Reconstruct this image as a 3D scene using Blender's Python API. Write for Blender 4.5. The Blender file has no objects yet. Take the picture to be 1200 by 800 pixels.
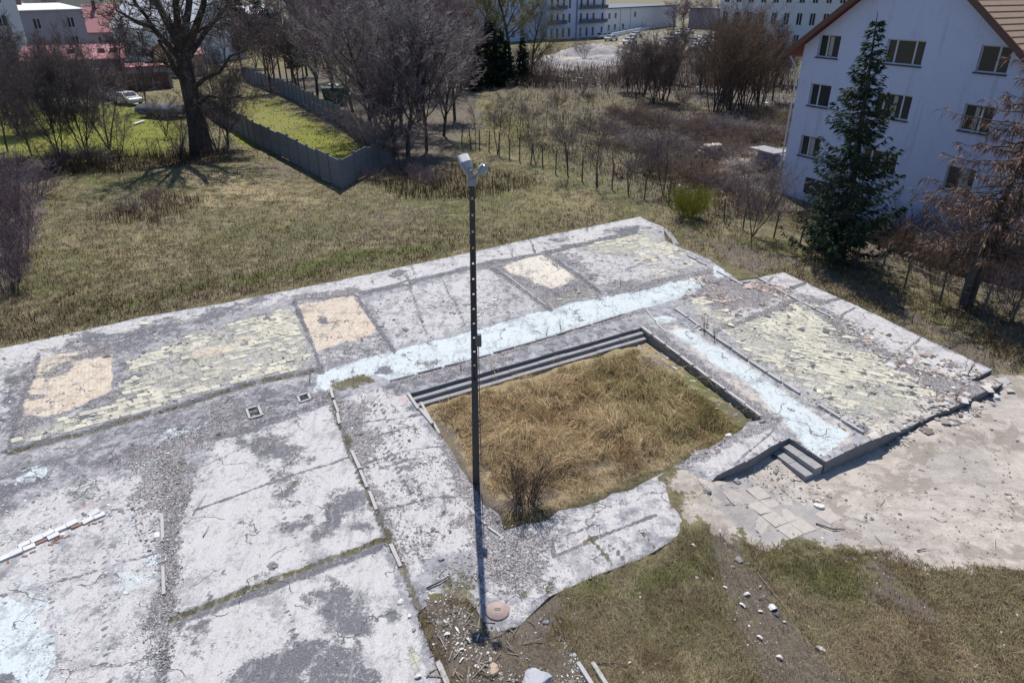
import bpy, math, random
import numpy as np
random.seed(7); RNG = np.random.default_rng(7)
SC = bpy.context.scene
COL = SC.collection
# ------------------------------------------------------------------ camera
F, PITCH, H = 815.0, math.radians(27), 12.0
cam = bpy.data.cameras.new('camera'); cam.sensor_width = 36; cam.lens = 36*F/1200
cam.clip_start = 0.1; cam.clip_end = 4000
co = bpy.data.objects.new('camera', cam); COL.objects.link(co)
co.location = (0, 0, H); co.rotation_euler = (math.pi/2-PITCH, 0, 0)
SC.camera = co
# ------------------------------------------------------------------ world, sun, exposure
SUN_EL, SUN_AZ = math.radians(58), math.radians(-3.5)      # azimuth from +Y, towards +X
w = bpy.data.worlds.new('World'); SC.world = w; w.use_nodes = True
nt = w.node_tree; nt.nodes.clear()
sky = nt.nodes.new('ShaderNodeTexSky'); sky.sky_type = 'NISHITA'; sky.sun_disc = False
sky.sun_elevation = SUN_EL; sky.sun_rotation = SUN_AZ; sky.air_density = 1.0; sky.dust_density = 0.6; sky.ozone_density = 6.0
bg = nt.nodes.new('ShaderNodeBackground'); bg.inputs[1].default_value = 0.105
wo = nt.nodes.new('ShaderNodeOutputWorld')
nt.links.new(sky.outputs[0], bg.inputs[0]); nt.links.new(bg.outputs[0], wo.inputs[0])
sl = bpy.data.lights.new('sun', 'SUN'); sl.energy = 4.7; sl.angle = math.radians(0.5); sl.color = (1, 0.95, 0.88)
so = bpy.data.objects.new('sun', sl); COL.objects.link(so)
so.rotation_euler = (math.pi/2-SUN_EL, 0, math.pi-SUN_AZ); so.location = (0, 30, 60)
vs = SC.view_settings; vs.view_transform = 'Standard'; vs.look = 'None'; vs.exposure = 0.16; vs.gamma = 1
SC.cycles.max_bounces = 5; SC.cycles.diffuse_bounces = 2; SC.cycles.glossy_bounces = 2; SC.cycles.transparent_max_bounces = 6

# ------------------------------------------------------------------ helpers
cp, sp = math.cos(PITCH), math.sin(PITCH)
def P(x, y, z=0.0):
    """ground point under a picture position, at height z"""
    u = (x-600)/F; v = (400-y)/F
    t = (z-H)/(-sp+v*cp)
    return np.array([u*t, (cp+v*sp)*t, z])
def proj(X, Y, Z):
    zc = Y*cp-(Z-H)*sp; yc = Y*sp+(Z-H)*cp
    return 600+F*X/zc, 400-F*yc/zc
def sd(px, py, poly):
    """signed distance, inside positive"""
    px = np.asarray(px, float); py = np.asarray(py, float)
    d = np.full(px.shape, 1e9); ins = np.zeros(px.shape, bool)
    n = len(poly)
    for i in range(n):
        x0, y0 = poly[i]; x1, y1 = poly[(i+1) % n]
        ex, ey = x1-x0, y1-y0
        t = np.clip(((px-x0)*ex+(py-y0)*ey)/(ex*ex+ey*ey+1e-12), 0, 1)
        d = np.minimum(d, np.hypot(px-x0-t*ex, py-y0-t*ey))
        if y0 != y1:
            c = ((y0 > py) != (y1 > py)) & (px < (x1-x0)*(py-y0)/(y1-y0)+x0)
            ins ^= c
    return np.where(ins, d, -d)
def sdline(px, py, pts):
    d = np.full(np.shape(px), 1e9)
    for (x0, y0), (x1, y1) in zip(pts[:-1], pts[1:]):
        ex, ey = x1-x0, y1-y0
        t = np.clip(((px-x0)*ex+(py-y0)*ey)/(ex*ex+ey*ey+1e-12), 0, 1)
        d = np.minimum(d, np.hypot(px-x0-t*ex, py-y0-t*ey))
    return d
def _hash(ix, iy, s):
    h = (ix.astype(np.int64)*374761393+iy.astype(np.int64)*668265263+s*974634777) & 0x7fffffff
    h = ((h ^ (h >> 13))*1274126177) & 0x7fffffff
    return ((h ^ (h >> 16)) & 0xffff)/65535.0
def vnoise(x, y, s=0):
    ix = np.floor(x); iy = np.floor(y); fx = x-ix; fy = y-iy
    fx = fx*fx*(3-2*fx); fy = fy*fy*(3-2*fy)
    a = _hash(ix, iy, s); b = _hash(ix+1, iy, s); c = _hash(ix, iy+1, s); d = _hash(ix+1, iy+1, s)
    return a+(b-a)*fx+(c-a)*fy+(a-b-c+d)*fx*fy
def fbm(x, y, s=0, o=4):
    r = 0; a = .5; t = 0
    for i in range(o):
        r = r+a*vnoise(x, y, s+i*17); t += a; a *= .55; x = x*2.03+3.1; y = y*2.03+1.7
    return r/t
def mesh_np(name, V, Fc, mat=None, parent=None, attrs=None, col=None, smooth=False):
    V = np.asarray(V, np.float32).reshape(-1, 3); Fc = np.asarray(Fc, np.int32)
    k = Fc.shape[1]
    me = bpy.data.meshes.new(name)
    me.vertices.add(len(V)); me.vertices.foreach_set('co', V.ravel())
    me.loops.add(Fc.size); me.loops.foreach_set('vertex_index', Fc.ravel())
    me.polygons.add(len(Fc)); me.polygons.foreach_set('loop_start', np.arange(0, Fc.size, k, dtype=np.int32))
    me.polygons.foreach_set('loop_total', np.full(len(Fc), k, np.int32))
    if smooth: me.polygons.foreach_set('use_smooth', np.ones(len(Fc), bool))
    me.update(calc_edges=True)
    for n_, a_ in (attrs or {}).items():
        at = me.attributes.new(n_, 'FLOAT', 'POINT'); at.data.foreach_set('value', np.asarray(a_, np.float32))
    if col is not None:
        at = me.attributes.new('col', 'FLOAT_COLOR', 'POINT')
        c4 = np.ones((len(V), 4), np.float32); c4[:, :3] = col
        at.data.foreach_set('color', c4.ravel())
    if mat: me.materials.append(mat)
    o = bpy.data.objects.new(name, me); COL.objects.link(o)
    if parent: o.parent = parent
    return o
class MB:
    """collects simple shapes into one mesh"""
    def __init__(s): s.v = []; s.f = []
    def add(s, v, f):
        b = len(s.v); s.v += [tuple(map(float, q)) for q in v]; s.f += [tuple(b+i for i in q) for q in f]; return s
    def box(s, x0, x1, y0, y1, z0, z1):
        return s.add([(x0,y0,z0),(x1,y0,z0),(x1,y1,z0),(x0,y1,z0),(x0,y0,z1),(x1,y0,z1),(x1,y1,z1),(x0,y1,z1)],
                     [(0,3,2,1),(4,5,6,7),(0,1,5,4),(1,2,6,5),(2,3,7,6),(3,0,4,7)])
    def beam(s, a, b, w, h, up=(0,0,1), w2=None, h2=None):
        a = np.array(a, float); b = np.array(b, float); d = b-a; d /= np.linalg.norm(d)+1e-9
        sx = np.cross(d, up); n = np.linalg.norm(sx)
        if n < 1e-4: sx = np.cross(d, (0,1,0)); n = np.linalg.norm(sx)
        sx /= n; sz = np.cross(sx, d); w2 = w if w2 is None else w2; h2 = h if h2 is None else h2
        q = [a-sx*w/2-sz*h/2, a+sx*w/2-sz*h/2, a+sx*w/2+sz*h/2, a-sx*w/2+sz*h/2,
             b-sx*w2/2-sz*h2/2, b+sx*w2/2-sz*h2/2, b+sx*w2/2+sz*h2/2, b-sx*w2/2+sz*h2/2]
        return s.add(q, [(0,1,2,3),(7,6,5,4),(0,4,5,1),(1,5,6,2),(2,6,7,3),(3,7,4,0)])
    def prism(s, poly, z0, z1):
        n = len(poly)
        return s.add([(x,y,z0) for x,y in poly]+[(x,y,z1) for x,y in poly],
                     [tuple(range(n-1,-1,-1)), tuple(range(n,2*n))]+[(i,(i+1)%n,n+(i+1)%n,n+i) for i in range(n)])
    def tube(s, pts, rad, n=6, cap=True):
        pts = [np.array(p, float) for p in pts]; b = len(s.v)
        for i, p in enumerate(pts):
            d = pts[min(i+1,len(pts)-1)]-pts[max(i-1,0)]; d /= np.linalg.norm(d)+1e-9
            r = rad[i] if hasattr(rad, '__len__') else rad
            e = np.cross(d, (0,0,1) if abs(d[2]) < .9 else (1,0,0)); e /= np.linalg.norm(e); g = np.cross(d, e)
            for k in range(n):
                a = 2*math.pi*k/n; s.v.append(tuple(p+r*(e*math.cos(a)+g*math.sin(a))))
        for i in range(len(pts)-1):
            for k in range(n):
                s.f.append((b+i*n+k, b+i*n+(k+1)%n, b+(i+1)*n+(k+1)%n, b+(i+1)*n+k))
        if cap:
            s.f.append(tuple(b+k for k in range(n))[::-1]); s.f.append(tuple(b+(len(pts)-1)*n+k for k in range(n)))
        return s
    def build(s, name, mat=None, parent=None, smooth=False, bevel=0):
        me = bpy.data.meshes.new(name); me.from_pydata(s.v, [], s.f)
        if smooth: me.polygons.foreach_set('use_smooth', [True]*len(me.polygons))
        me.update()
        if mat: me.materials.append(mat)
        o = bpy.data.objects.new(name, me); COL.objects.link(o)
        if parent: o.parent = parent
        if bevel:
            m = o.modifiers.new('bevel', 'BEVEL'); m.width = bevel; m.segments = 1
        return o
def tag(o, label=None, cat=None, group=None, kind=None):
    if label: o['label'] = label
    if cat: o['category'] = cat
    if group: o['group'] = group
    if kind: o['kind'] = kind
    return o
def empty(name, loc=(0,0,0), rz=0, label=None, cat=None, group=None):
    o = bpy.data.objects.new(name, None); COL.objects.link(o); o.empty_display_size = .3
    o.location = tuple(map(float, loc)); o.rotation_euler = (0,0,rz)
    return tag(o, label, cat, group)
def inst(o, name, parent=None, loc=(0,0,0), rot=(0,0,0), sc=(1,1,1)):
    c = bpy.data.objects.new(name, o.data); COL.objects.link(c)
    if parent: c.parent = parent
    c.location = tuple(map(float, loc)); c.rotation_euler = rot; c.scale = sc if hasattr(sc,'__len__') else (sc,)*3
    return c
def copy_tree(o, parent=None):
    c = o.copy(); COL.objects.link(c)
    if parent: c.parent = parent
    for ch in list(o.children): copy_tree(ch, c)
    return c

# ------------------------------------------------------------------ materials
class NB:
    def __init__(s, m): s.nt = m.node_tree; s.N = s.nt.nodes; s.L = s.nt.links
    def new(s, t, **k):
        n = s.N.new(t)
        for a, v in k.items(): setattr(n, a, v)
        return n
    def link(s, a, b): s.L.new(a, b)
    def _in(s, n, i, v):
        if v is None: return
        if hasattr(v, 'is_linked'): s.L.new(v, n.inputs[i])
        else: n.inputs[i].default_value = v
    def coord(s, obj=True):
        return s.new('ShaderNodeTexCoord').outputs['Object'] if obj else s.new('ShaderNodeNewGeometry').outputs['Position']
    def mapping(s, v, sc=(1,1,1), rot=(0,0,0), loc=(0,0,0)):
        n = s.new('ShaderNodeMapping'); s.L.new(v, n.inputs[0]); n.inputs[1].default_value = loc; n.inputs[2].default_value = rot; n.inputs[3].default_value = sc
        return n.outputs[0]
    def noise(s, v, scale, detail=4, rough=.6, dist=0, out=0):
        n = s.new('ShaderNodeTexNoise'); s.L.new(v, n.inputs['Vector']); n.inputs['Scale'].default_value = scale
        n.inputs['Detail'].default_value = detail; n.inputs['Roughness'].default_value = rough; n.inputs['Distortion'].default_value = dist
        return n.outputs[out]
    def nnoise(s, v, scale, detail=6, rough=.65, lo=.34, hi=.66):
        n = s.new('ShaderNodeMapRange'); s.L.new(s.noise(v, scale, detail, rough), n.inputs[0]); n.inputs[1].default_value = lo; n.inputs[2].default_value = hi
        return n.outputs[0]
    def voro(s, v, scale, feature='F1', out='Distance', rand=1):
        n = s.new('ShaderNodeTexVoronoi', feature=feature); s.L.new(v, n.inputs['Vector']); n.inputs['Scale'].default_value = scale; n.inputs['Randomness'].default_value = rand
        return n.outputs[out]
    def math(s, op, a, b=None, c=None):
        n = s.new('ShaderNodeMath', operation=op); s._in(n,0,a); s._in(n,1,b); s._in(n,2,c); return n.outputs[0]
    def mix(s, f, a, b, mode='MIX'):
        n = s.new('ShaderNodeMix', data_type='RGBA', blend_type=mode); s._in(n,0,f)
        for i, v in ((6,a),(7,b)):
            if isinstance(v, tuple) and len(v) == 3: v = v+(1,)
            s._in(n,i,v)
        return n.outputs[2]
    def step(s, v, lo, hi):
        n = s.new('ShaderNodeMapRange', interpolation_type='SMOOTHSTEP'); s._in(n,0,v); n.inputs[1].default_value = lo; n.inputs[2].default_value = hi
        return n.outputs[0]
    def attr(s, name, out='Fac'):
        return s.new('ShaderNodeAttribute', attribute_name=name).outputs[out]
    def bump(s, h, strength=.5, dist=.02, nrm=None):
        n = s.new('ShaderNodeBump'); s._in(n,'Height',h); n.inputs['Strength'].default_value = strength; n.inputs['Distance'].default_value = dist
        if nrm is not None: s._in(n,'Normal',nrm)
        return n.outputs[0]
def material(name, fn, rough=.85, spec=.3):
    m = bpy.data.materials.new(name); m.use_nodes = True
    b = m.node_tree.nodes['Principled BSDF']; b.inputs['Roughness'].default_value = rough
    b.inputs['Specular IOR Level'].default_value = spec
    nb = NB(m); nb.bsdf = b
    r = fn(nb)
    if r is not None:
        c, n = r if isinstance(r, tuple) and len(r) == 2 else (r, None)
        if isinstance(c, tuple): b.inputs['Base Color'].default_value = (*c[:3], 1)
        else: nb.link(c, b.inputs['Base Color'])
        if n is not None: nb.link(n, b.inputs['Normal'])
    return m
def plain(name, c, rough=.8, var=.25, scale=6, bump=.3, spec=.3, metal=0, bd=.01):
    def f(n):
        v = n.coord(); k = n.noise(v, scale, 6, .65)
        k2 = n.noise(v, scale*7, 3, .6)
        a = n.mix(k, tuple(x*(1-var) for x in c), tuple(min(1, x*(1+var)) for x in c))
        a = n.mix(n.math('MULTIPLY', n.step(k2,.5,.75), .35), a, tuple(x*.55 for x in c))
        n.bsdf.inputs['Metallic'].default_value = metal
        return a, n.bump(k2, bump, bd)
    return material(name, f, rough, spec)

# ================================================================== CONCRETE SLAB
REAR = [(-60,424),(0,408),(77,392),(164,372),(273,353),(400,328),(549,296),(640,276),(750,254),(777,266),(780,282)]
OUT = REAR+[(830,303),(866,328),(889,325),(918,319),(1040,375),(1163,433),(1136,446),(1176,449),(1100,484),(1064,501),(1020,516),(968,541),
       (925,513),(862,546),(840,557),(815,585),(797,628),(751,655),(704,672),(643,699),(609,733),(575,742),(548,700),(505,705),(488,720),(505,760),(527,830),(560,900),(-160,900)]
PIT = [(481,461),(752,384),(893,491),(792,546),(768,558),(700,588),(640,610),(590,622),(567,592),(530,530),(504,497)]
STEPS_IN = [(925,513),(968,541),(949,556),(912,527)]
def rough(poly, amp, step=.8):
    r_ = []; R = random.Random(3)
    for i in range(len(poly)):
        a = P(*poly[i])[:2]; b = P(*poly[(i+1) % len(poly)])[:2]; L = np.linalg.norm(b-a); am = amp(i); n = max(1, int(L/(step if am < .1 else .45))) if L < 25 else 1; nr = np.array([-(b-a)[1], (b-a)[0]])/L
        for k in range(n): p = a+(b-a)*k/n+nr*(R.gauss(0, am) if k else 0); r_.append((p[0], p[1]))
    return r_
wOUT = rough(OUT, lambda i: .02 if OUT[i][1] < 470 else (.015 if i < 28 else .07)); wPIT = rough(PIT, lambda i: .012 if i < 2 else (.10 if i < 8 else .03))
GS = 0.09
gx = np.arange(-27, 18.6, GS); gy = np.arange(6.4, 41, GS)
GX, GY = np.meshgrid(gx, gy)
def in_slab(x, y): return np.minimum(sd(x, y, wOUT), -sd(x, y, wPIT))
cx, cy = (GX[:-1,:-1]+GS/2), (GY[:-1,:-1]+GS/2)
cm = in_slab(cx, cy) > 0
px, py = proj(GX, GY, 0*GX)
# masks painted by region (coordinates read off the picture, laid on the floor), every edge broken up
names = ['pale','dark','grav','blue','yel','tan','pink','moss','sand']
M = {k: np.zeros(GX.shape) for k in names}
wn1 = fbm(GX*1.1, GY*1.1, 5)-.5; wn2 = fbm(GX*1.1, GY*1.1, 9)-.5
def pt(k, poly, soft=6, s=1.0, warp=10):
    d = sd(px+wn1*warp*2, py+wn2*warp*1.4, poly)
    M[k] = np.maximum(M[k], s*np.clip(.5+d/(soft*(2.4 if k in ('dark','pale','grav','yel','sand','moss') else 1.3)), 0, 1))
def el(k, x, y, rx, ry, soft=.25, s=1.0, ang=0, warp=10):
    a = math.radians(ang); X = px+wn1*warp*2-x; Y = py+wn2*warp*1.4-y
    u = (X*math.cos(a)+Y*math.sin(a))/rx; v = (-X*math.sin(a)+Y*math.cos(a))/ry
    M[k] = np.maximum(M[k], s*np.clip(.5+(1-np.hypot(u, v))/(2.8*soft), 0, 1))
def ln(k, pts, wd=3, s=1.0, warp=2):
    d = sdline(px+wn1*warp*2, py+wn2*warp*2, pts)
    M[k] = np.maximum(M[k], s*np.clip(.5+(wd-d)/wd, 0, 1))
def clr(k, poly, soft=6, warp=8):
    d = sd(px+wn1*warp*2, py+wn2*warp*1.4, poly); M[k] = M[k]*(1-np.clip(.5+d/soft, 0, 1))
# rear walkway
pt('pale', [(0,406),(164,372),(400,328),(549,296),(750,252),(780,268),(745,276),(640,302),(560,312),(430,342),(350,349),(250,372),(150,392),(0,436)], 5, .85, 4)
pt('dark', [(70,412),(110,392),(210,372),(222,378),(200,392),(130,402),(80,415)], 14, .62, 14)
for a in [(170,388,55,10,-14),(255,368,40,8,-12),(100,400,30,9,-12),(300,352,25,5,-12),(470,322,12,4,0),(655,281,14,4,-10),(735,271,26,6,-12),(130,410,60,8,-14)]: el('dark', *a[:4], .5, .8, a[4])
# far left room
pt('dark', [(0,436),(40,428),(24,500),(0,528)], 10, .6, 6); el('pale', 5,452,18,14,.4,.8); el('yel', 15,446,10,4,.4,.8); el('pale', 5,480,14,5,.4,.8)
# tan board A
pt('grav', [(30,425),(60,412),(140,398),(140,472),(50,494),(8,528),(0,540),(25,480)], 10, .75, 6)
pt('tan', [(46,420),(134,405),(130,458),(90,478),(52,488),(24,486),(38,452)], 3, 1, 4)
el('dark', 68,434,24,8,.5,.85,-15); el('dark', 40,464,16,4,.5,.9,-6)
# yellow tile field
pt('yel', [(140,425),(230,385),(345,356),(374,432),(330,445),(285,450),(200,476),(100,505),(6,530),(16,505),(60,492),(140,462)], 8, .60, 10)
pt('dark', [(134,418),(170,402),(176,440),(168,462),(132,462)], 14, .55, 8)
pt('pale', [(235,415),(330,402),(348,396),(372,430),(320,443),(240,452),(225,440)], 16, .72, 14)
el('tan', 255,408,50,6,.6,.75,-14); el('dark', 310,372,14,8,.6,.6); el('dark',200,412,14,5,.6,.6,-15)
for a in [(98,490,22,5),(150,468,14,5),(320,392,14,5)]: el('dark', *a, .5, .75, -12)
# tan board B and below
pt('grav', [(344,352),(420,340),(462,410),(380,436)], 6, .5, 3)
pt('tan', [(351,358),(414,344),(442,387),(418,400),(405,398),(392,404),(366,412)], 3, 1, 3)
el('dark', 383,373,10,5,.5,.8,10)
pt('pale', [(368,412),(395,405),(440,392),(458,408),(380,430)], 6, .55, 6); el('yel', 385,418,14,5,.5,.6); el('yel',430,395,14,4,.5,.6)
# lavender screed
pt('pale', [(427,348),(572,311),(598,328),(640,362),(461,409)], 5, .58, 2)
pt('dark', [(590,316),(612,336),(645,363),(600,372),(560,380),(575,350),(572,325)], 22, .56, 12)
for a in [(600,332,26,12),(470,390,26,6),(520,360,40,8),(450,360,12,10)]: el('dark', *a, .9, .50)
# cream board D
pt('grav', [(570,308),(640,292),(702,343),(645,362),(600,328)], 6, .75, 4)
pt('tan', [(591,313),(605,305),(633,297),(655,311),(674,327),(662,333),(646,338),(622,328),(603,321)], 4, .95, 4)
el('pale', 632,316,40,16,.4,.9,20)
el('dark', 648,312,7,3,.6,.8,30)
pt('yel', [(629,350),(690,334),(703,343),(646,361)], 4, .95, 3)
# far yellow room
pt('pale', [(645,292),(758,268),(800,290),(834,312),(714,342)], 6, .60, 4)
pt('yel', [(648,292),(758,268),(775,278),(735,300),(700,300),(668,290)], 10, .78, 10)
pt('yel', [(680,325),(730,330),(830,308),(832,318),(716,344)], 10, .66, 10); el('yel', 790,292,30,6,.6,.6,30)
pt('grav', [(645,296),(665,292),(705,320),(695,333)], 10, .72, 6)
el('grav', 728,334,16,5,.6,.85); el('grav', 765,303,14,7,.6,.6)
el('dark', 755,312,45,10,.9,.52,-8); ln('grav', [(716,344),(834,318)], 4, .8)
# blue-white tiled corridor
pt('blue', [(378,436),(400,429),(461,411),(549,389),(643,363),(720,345),(800,326),(828,322),(832,332),(800,346),(754,360),(653,392),(552,421),(457,446),(440,438),(400,446),(380,446)], 4, 1, 3)
el('dark', 450,431,13,5,.4,.9,-12); el('grav', 505,425,14,4,.7,.7); el('grav', 678,372,8,5,.7,.6,40)
# landing above the pit steps
pt('dark', [(440,450),(560,424),(740,374),(752,384),(481,461),(450,470)], 6, .52, 5)
el('blue', 560,425,60,10,.9,.52,-14); el('grav', 540,430,70,7,.8,.66,-14); ln('grav', [(460,448),(552,423),(653,394),(756,362)], 3, .85, 2)
el('pale', 700,394,40,5,.7,.5,-16)
# pink room and rubble
pt('grav', [(828,322),(866,326),(890,325),(925,338),(925,346),(895,362),(850,368),(815,352),(812,344)], 8, .8, 6)
pt('pink', [(880,330),(893,326),(916,341),(905,346),(888,343)], 4, .95, 4); el('pink', 848,350,24,7,.6,.62); el('pink', 865,361,16,5,.6,.66)
el('blue', 845,318,10,6,.5,.9,40)
pt('pale', [(848,322),(862,312),(885,322),(870,330)], 4, .8, 2)
# right yellow room
pt('pale', [(790,352),(835,345),(930,343),(1134,450),(1100,484),(1064,501),(1020,512),(975,494)], 6, .60, 3)
pt('yel', [(790,354),(822,342),(870,368),(925,346),(990,380),(1060,430),(1095,462),(1050,490),(985,490),(880,428)], 10, .60, 10)
ln('grav', [(842,386),(880,372),(930,352)], 4, .8)
el('dark', 935,366,28,8,.7,.6,20); el('dark', 948,420,16,6,.7,.6,30); el('dark', 990,398,16,5,.7,.55,35); el('dark',975,480,24,6,.7,.6,20)
pt('sand', [(1000,492),(1030,470),(1110,455),(1140,462),(1100,486),(1060,503),(1020,514)], 24, .9, 12)
el('dark', 1010,500,14,5,.6,.8,20)
# rubble band and the outer walkway
pt('grav', [(925,335),(935,345),(985,372),(1010,395),(1060,418),(1110,440),(1136,448),(1176,449),(1130,470),(1090,462),(1040,430),(1000,402),(960,374)], 8, .92, 6)
pt('pale', [(889,325),(918,319),(1040,375),(1163,433),(1136,445),(1100,436),(1060,416),(1020,392),(985,374),(950,350)], 4, .80, 3)
clr('grav', [(892,326),(918,318),(1042,374),(1164,432),(1138,443),(1100,433),(1060,410),(1030,388),(985,368),(950,346)], 4, 4)
el('grav', 955,352,22,4,.5,.8,25); ln('dark', [(922,341),(943,332)], 2); ln('dark', [(960,357),(984,350)], 2); el('dark',1122,428,14,4,.5,.7,10)
# pale strip right of the pit
pt('sand', [(754,368),(800,380),(1012,508),(968,540),(925,513),(893,491),(840,445)], 8, .55, 4)
pt('dark', [(752,380),(770,384),(880,468),(912,492),(893,493)], 8, .56, 5); ln('grav', [(756,386),(830,440),(905,495)], 8, .72)
pt('blue', [(782,388),(806,384),(878,428),(932,464),(972,497),(1000,504),(985,522),(962,538),(940,520),(905,484),(884,456),(838,428)], 5, .62, 4)
pt('pale', [(782,388),(806,384),(878,428),(932,464),(972,497),(990,506),(975,524),(950,524),(905,484),(884,456),(838,428)], 5, .95, 4)
pt('blue', [(756,372),(785,368),(798,376),(770,382)], 6, .75, 4)
el('sand', 945,490,18,6,.6,.9); el('sand', 985,512,14,8,.6,.8)
pt('pale', [(893,491),(925,513),(862,546),(834,560),(792,546),(830,520)], 6, .72, 6); ln('grav', [(905,492),(800,545)], 7, .66, 6)
el('dark', 905,496,26,8,.6,.55,-20)
# corridor on the left
pt('dark', [(0,530),(100,506),(200,478),(285,452),(372,434),(392,462),(255,512),(185,535),(60,575),(0,600)], 12, .47, 8)
pt('grav', [(170,520),(250,488),(300,478),(330,476),(255,512),(190,560),(160,560),(120,540)], 20, .86, 10)
el('grav', 250,478,60,16,.8,.60,-18); el('pale', 60,530,60,12,.8,.7,-18); el('pale', 120,522,40,12,.8,.62,-20); el('pale',340,448,30,10,.8,.6,-14)
for a in [(211,507,25,7,-6),(37,555,20,9,-14),(176,552,14,13,-20),(183,545,9,5,-20)]: el('blue', *a[:4], .12, 1, a[4], 4); 
pt('blue', [(372,434),(395,440),(388,458),(362,462),(370,450)], 5, .7, 3); el('grav', 372,465,16,8,.5,.8); ln('dark', [(252,513),(330,490),(390,468)], 4, .95)
ln('moss', [(8,531),(100,507),(200,479),(285,452),(372,434)], 2.2, .7); ln('dark', [(8,531),(100,507),(200,479),(285,452),(372,434)], 4, .8)
el('dark', 0,580,32,22,.6,.8)
# room with pale screed
pt('pale', [(258,514),(330,494),(388,472),(402,512),(430,575),(448,630),(400,648),(330,672),(205,722),(200,660),(212,600),(226,560)], 7, 1, 8)
pt('dark', [(272,512),(310,502),(352,510),(362,535),(340,548),(300,540),(275,530)], 16, .78, 10)
pt('dark', [(315,552),(348,545),(358,572),(345,595),(318,592),(322,572)], 16, .74, 10)
pt('dark', [(385,574),(415,568),(428,590),(405,604),(388,622),(372,632),(360,620),(380,605)], 9, .9, 8)
el('dark', 350,612,24,12,.8,.62,-20); el('dark', 330,530,22,14,.8,.6,20); el('dark', 420,618,22,8,.7,.66,-20); el('moss', 341,567,5,6,.6,.8); el('moss',312,520,26,10,.9,.4)
el('dark', 300,680,30,5,.9,.4,-25); el('dark', 230,560,25,10,.9,.5,-25); el('moss', 215,545,20,12,.9,.48,-25)
for a in [(320,664,7,5),(262,671,3,3),(246,699,3,5),(362,604,6,4)]: el('dark', *a, .3, 1, 0, 3)
# front room
pt('pale', [(196,734),(330,688),(446,642),(470,700),(508,800),(530,900),(188,900)], 7, .95, 6)
pt('dark', [(272,790),(300,762),(350,752),(400,742),(432,752),(440,800),(440,900),(250,900)], 14, .80, 14)
pt('dark', [(362,690),(392,670),(420,690),(440,720),(430,760),(390,745),(370,720)], 16, .72, 14)
el('dark', 225,750,40,20,.9,.5,-25); el('dark', 458,720,12,10,.6,.7); el('yel', 487,770,7,16,.4,.85,-10); el('blue', 450,712,12,8,.6,.5)
ln('moss', [(200,727),(330,676),(400,650),(446,632)], 3.2, 1); ln('dark', [(196,734),(330,684),(446,640)], 5, .8)
# left rooms
pt('pale', [(0,606),(60,575),(185,535),(188,600),(190,900),(-200,900)], 10, .60, 10)
pt('pale', [(0,600),(60,575),(125,548),(120,595),(70,620),(0,650)], 10, .72, 8); el('dark', 100,575,18,20,.8,.55); el('dark', 25,628,26,10,.7,.6,-20); el('pink', 100,590,22,8,.8,.5,-20)
el('pale', 170,620,50,40,.9,.66,-30); el('pale', 90,690,90,22,.9,.62,-25); el('pale', 130,780,60,30,.9,.6,-20)
pt('grav', [(170,545),(225,540),(226,570),(210,620),(206,690),(214,708),(205,722),(196,740),(196,800),(184,800),(186,740),(165,735),(178,700),(188,690),(188,600),(160,590)], 8, .92, 8)
pt('dark', [(196,545),(226,545),(222,580),(210,630),(204,690),(214,710),(198,730),(170,735),(186,700),(192,620)], 8, .72, 6)
pt('blue', [(-30,690),(20,705),(60,745),(65,775),(50,800),(-50,860),(-80,740)], 6, .95, 6)
el('blue', 40,715,45,26,.9,.62,10); el('blue', 158,680,40,20,.9,.64,0); el('blue', 180,655,11,7,.2,1,0,4); el('dark', 8,795,14,8,.4,.9); el('blue', 20,680,40,20,.9,.55)
ln('dark', [(193,730),(193,900)], 4, .9)
# strip left of the pit
pt('pale', [(440,452),(480,462),(500,495),(528,530),(560,590),(562,640),(500,660),(478,690),(440,600),(405,520),(398,470)], 8, .80, 10)
pt('grav', [(396,468),(420,470),(436,482),(428,500),(448,520),(430,545),(415,540),(400,500)], 8, .92, 8)
pt('grav', [(506,498),(520,500),(560,575),(590,624),(640,612),(600,650),(560,660),(545,600)], 10, .88, 8)
el('dark', 470,545,14,7,.7,.62); el('dark', 515,590,20,16,.8,.62,40); el('grav', 540,612,10,8,.5,.9); el('dark', 450,590,26,16,.9,.56,50); el('dark',480,480,12,5,.6,.7,0); el('pink',472,470,10,5,.5,.7)
el('grav', 480,640,30,16,.9,.6); el('blue', 485,625,26,16,.9,.36); ln('dark', [(440,500),(470,560),(482,580)], 1.6, .9); ln('dark', [(430,516),(470,503)], 1.6, .8); ln('dark', [(444,548),(475,540)], 1.6, .8)
# apron slabs in front of the pit
pt('pale', [(575,628),(640,608),(770,556),(800,560),(815,585),(798,630),(704,672),(643,699),(605,730),(565,700)], 8, .56, 8)
pt('grav', [(560,610),(610,622),(648,612),(650,650),(640,690),(600,700),(560,690)], 24, .74, 14)
el('grav', 640,625,26,14,.8,.62,-20); el('pale', 660,670,30,12,.8,.8,-20); el('pale', 590,680,14,9,.6,.9); el('pale',598,722,9,14,.6,.9)
ln('dark', [(643,618),(650,650)], 2, .9); ln('moss', [(690,628),(706,645),(716,660)], 2.6, .95); ln('dark', [(650,652),(700,630),(768,604)], 1.8, .9); ln('moss',[(680,636),(706,626)],2,.8); ln('moss',[(745,618),(766,640)],1.5,.8)
pt('pink', [(545,640),(575,635),(600,650),(575,668),(548,665)], 14, .55, 8)
el('moss', 615,698,8,7,.5,.8); el('moss', 640,690,5,8,.5,.6)
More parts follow.
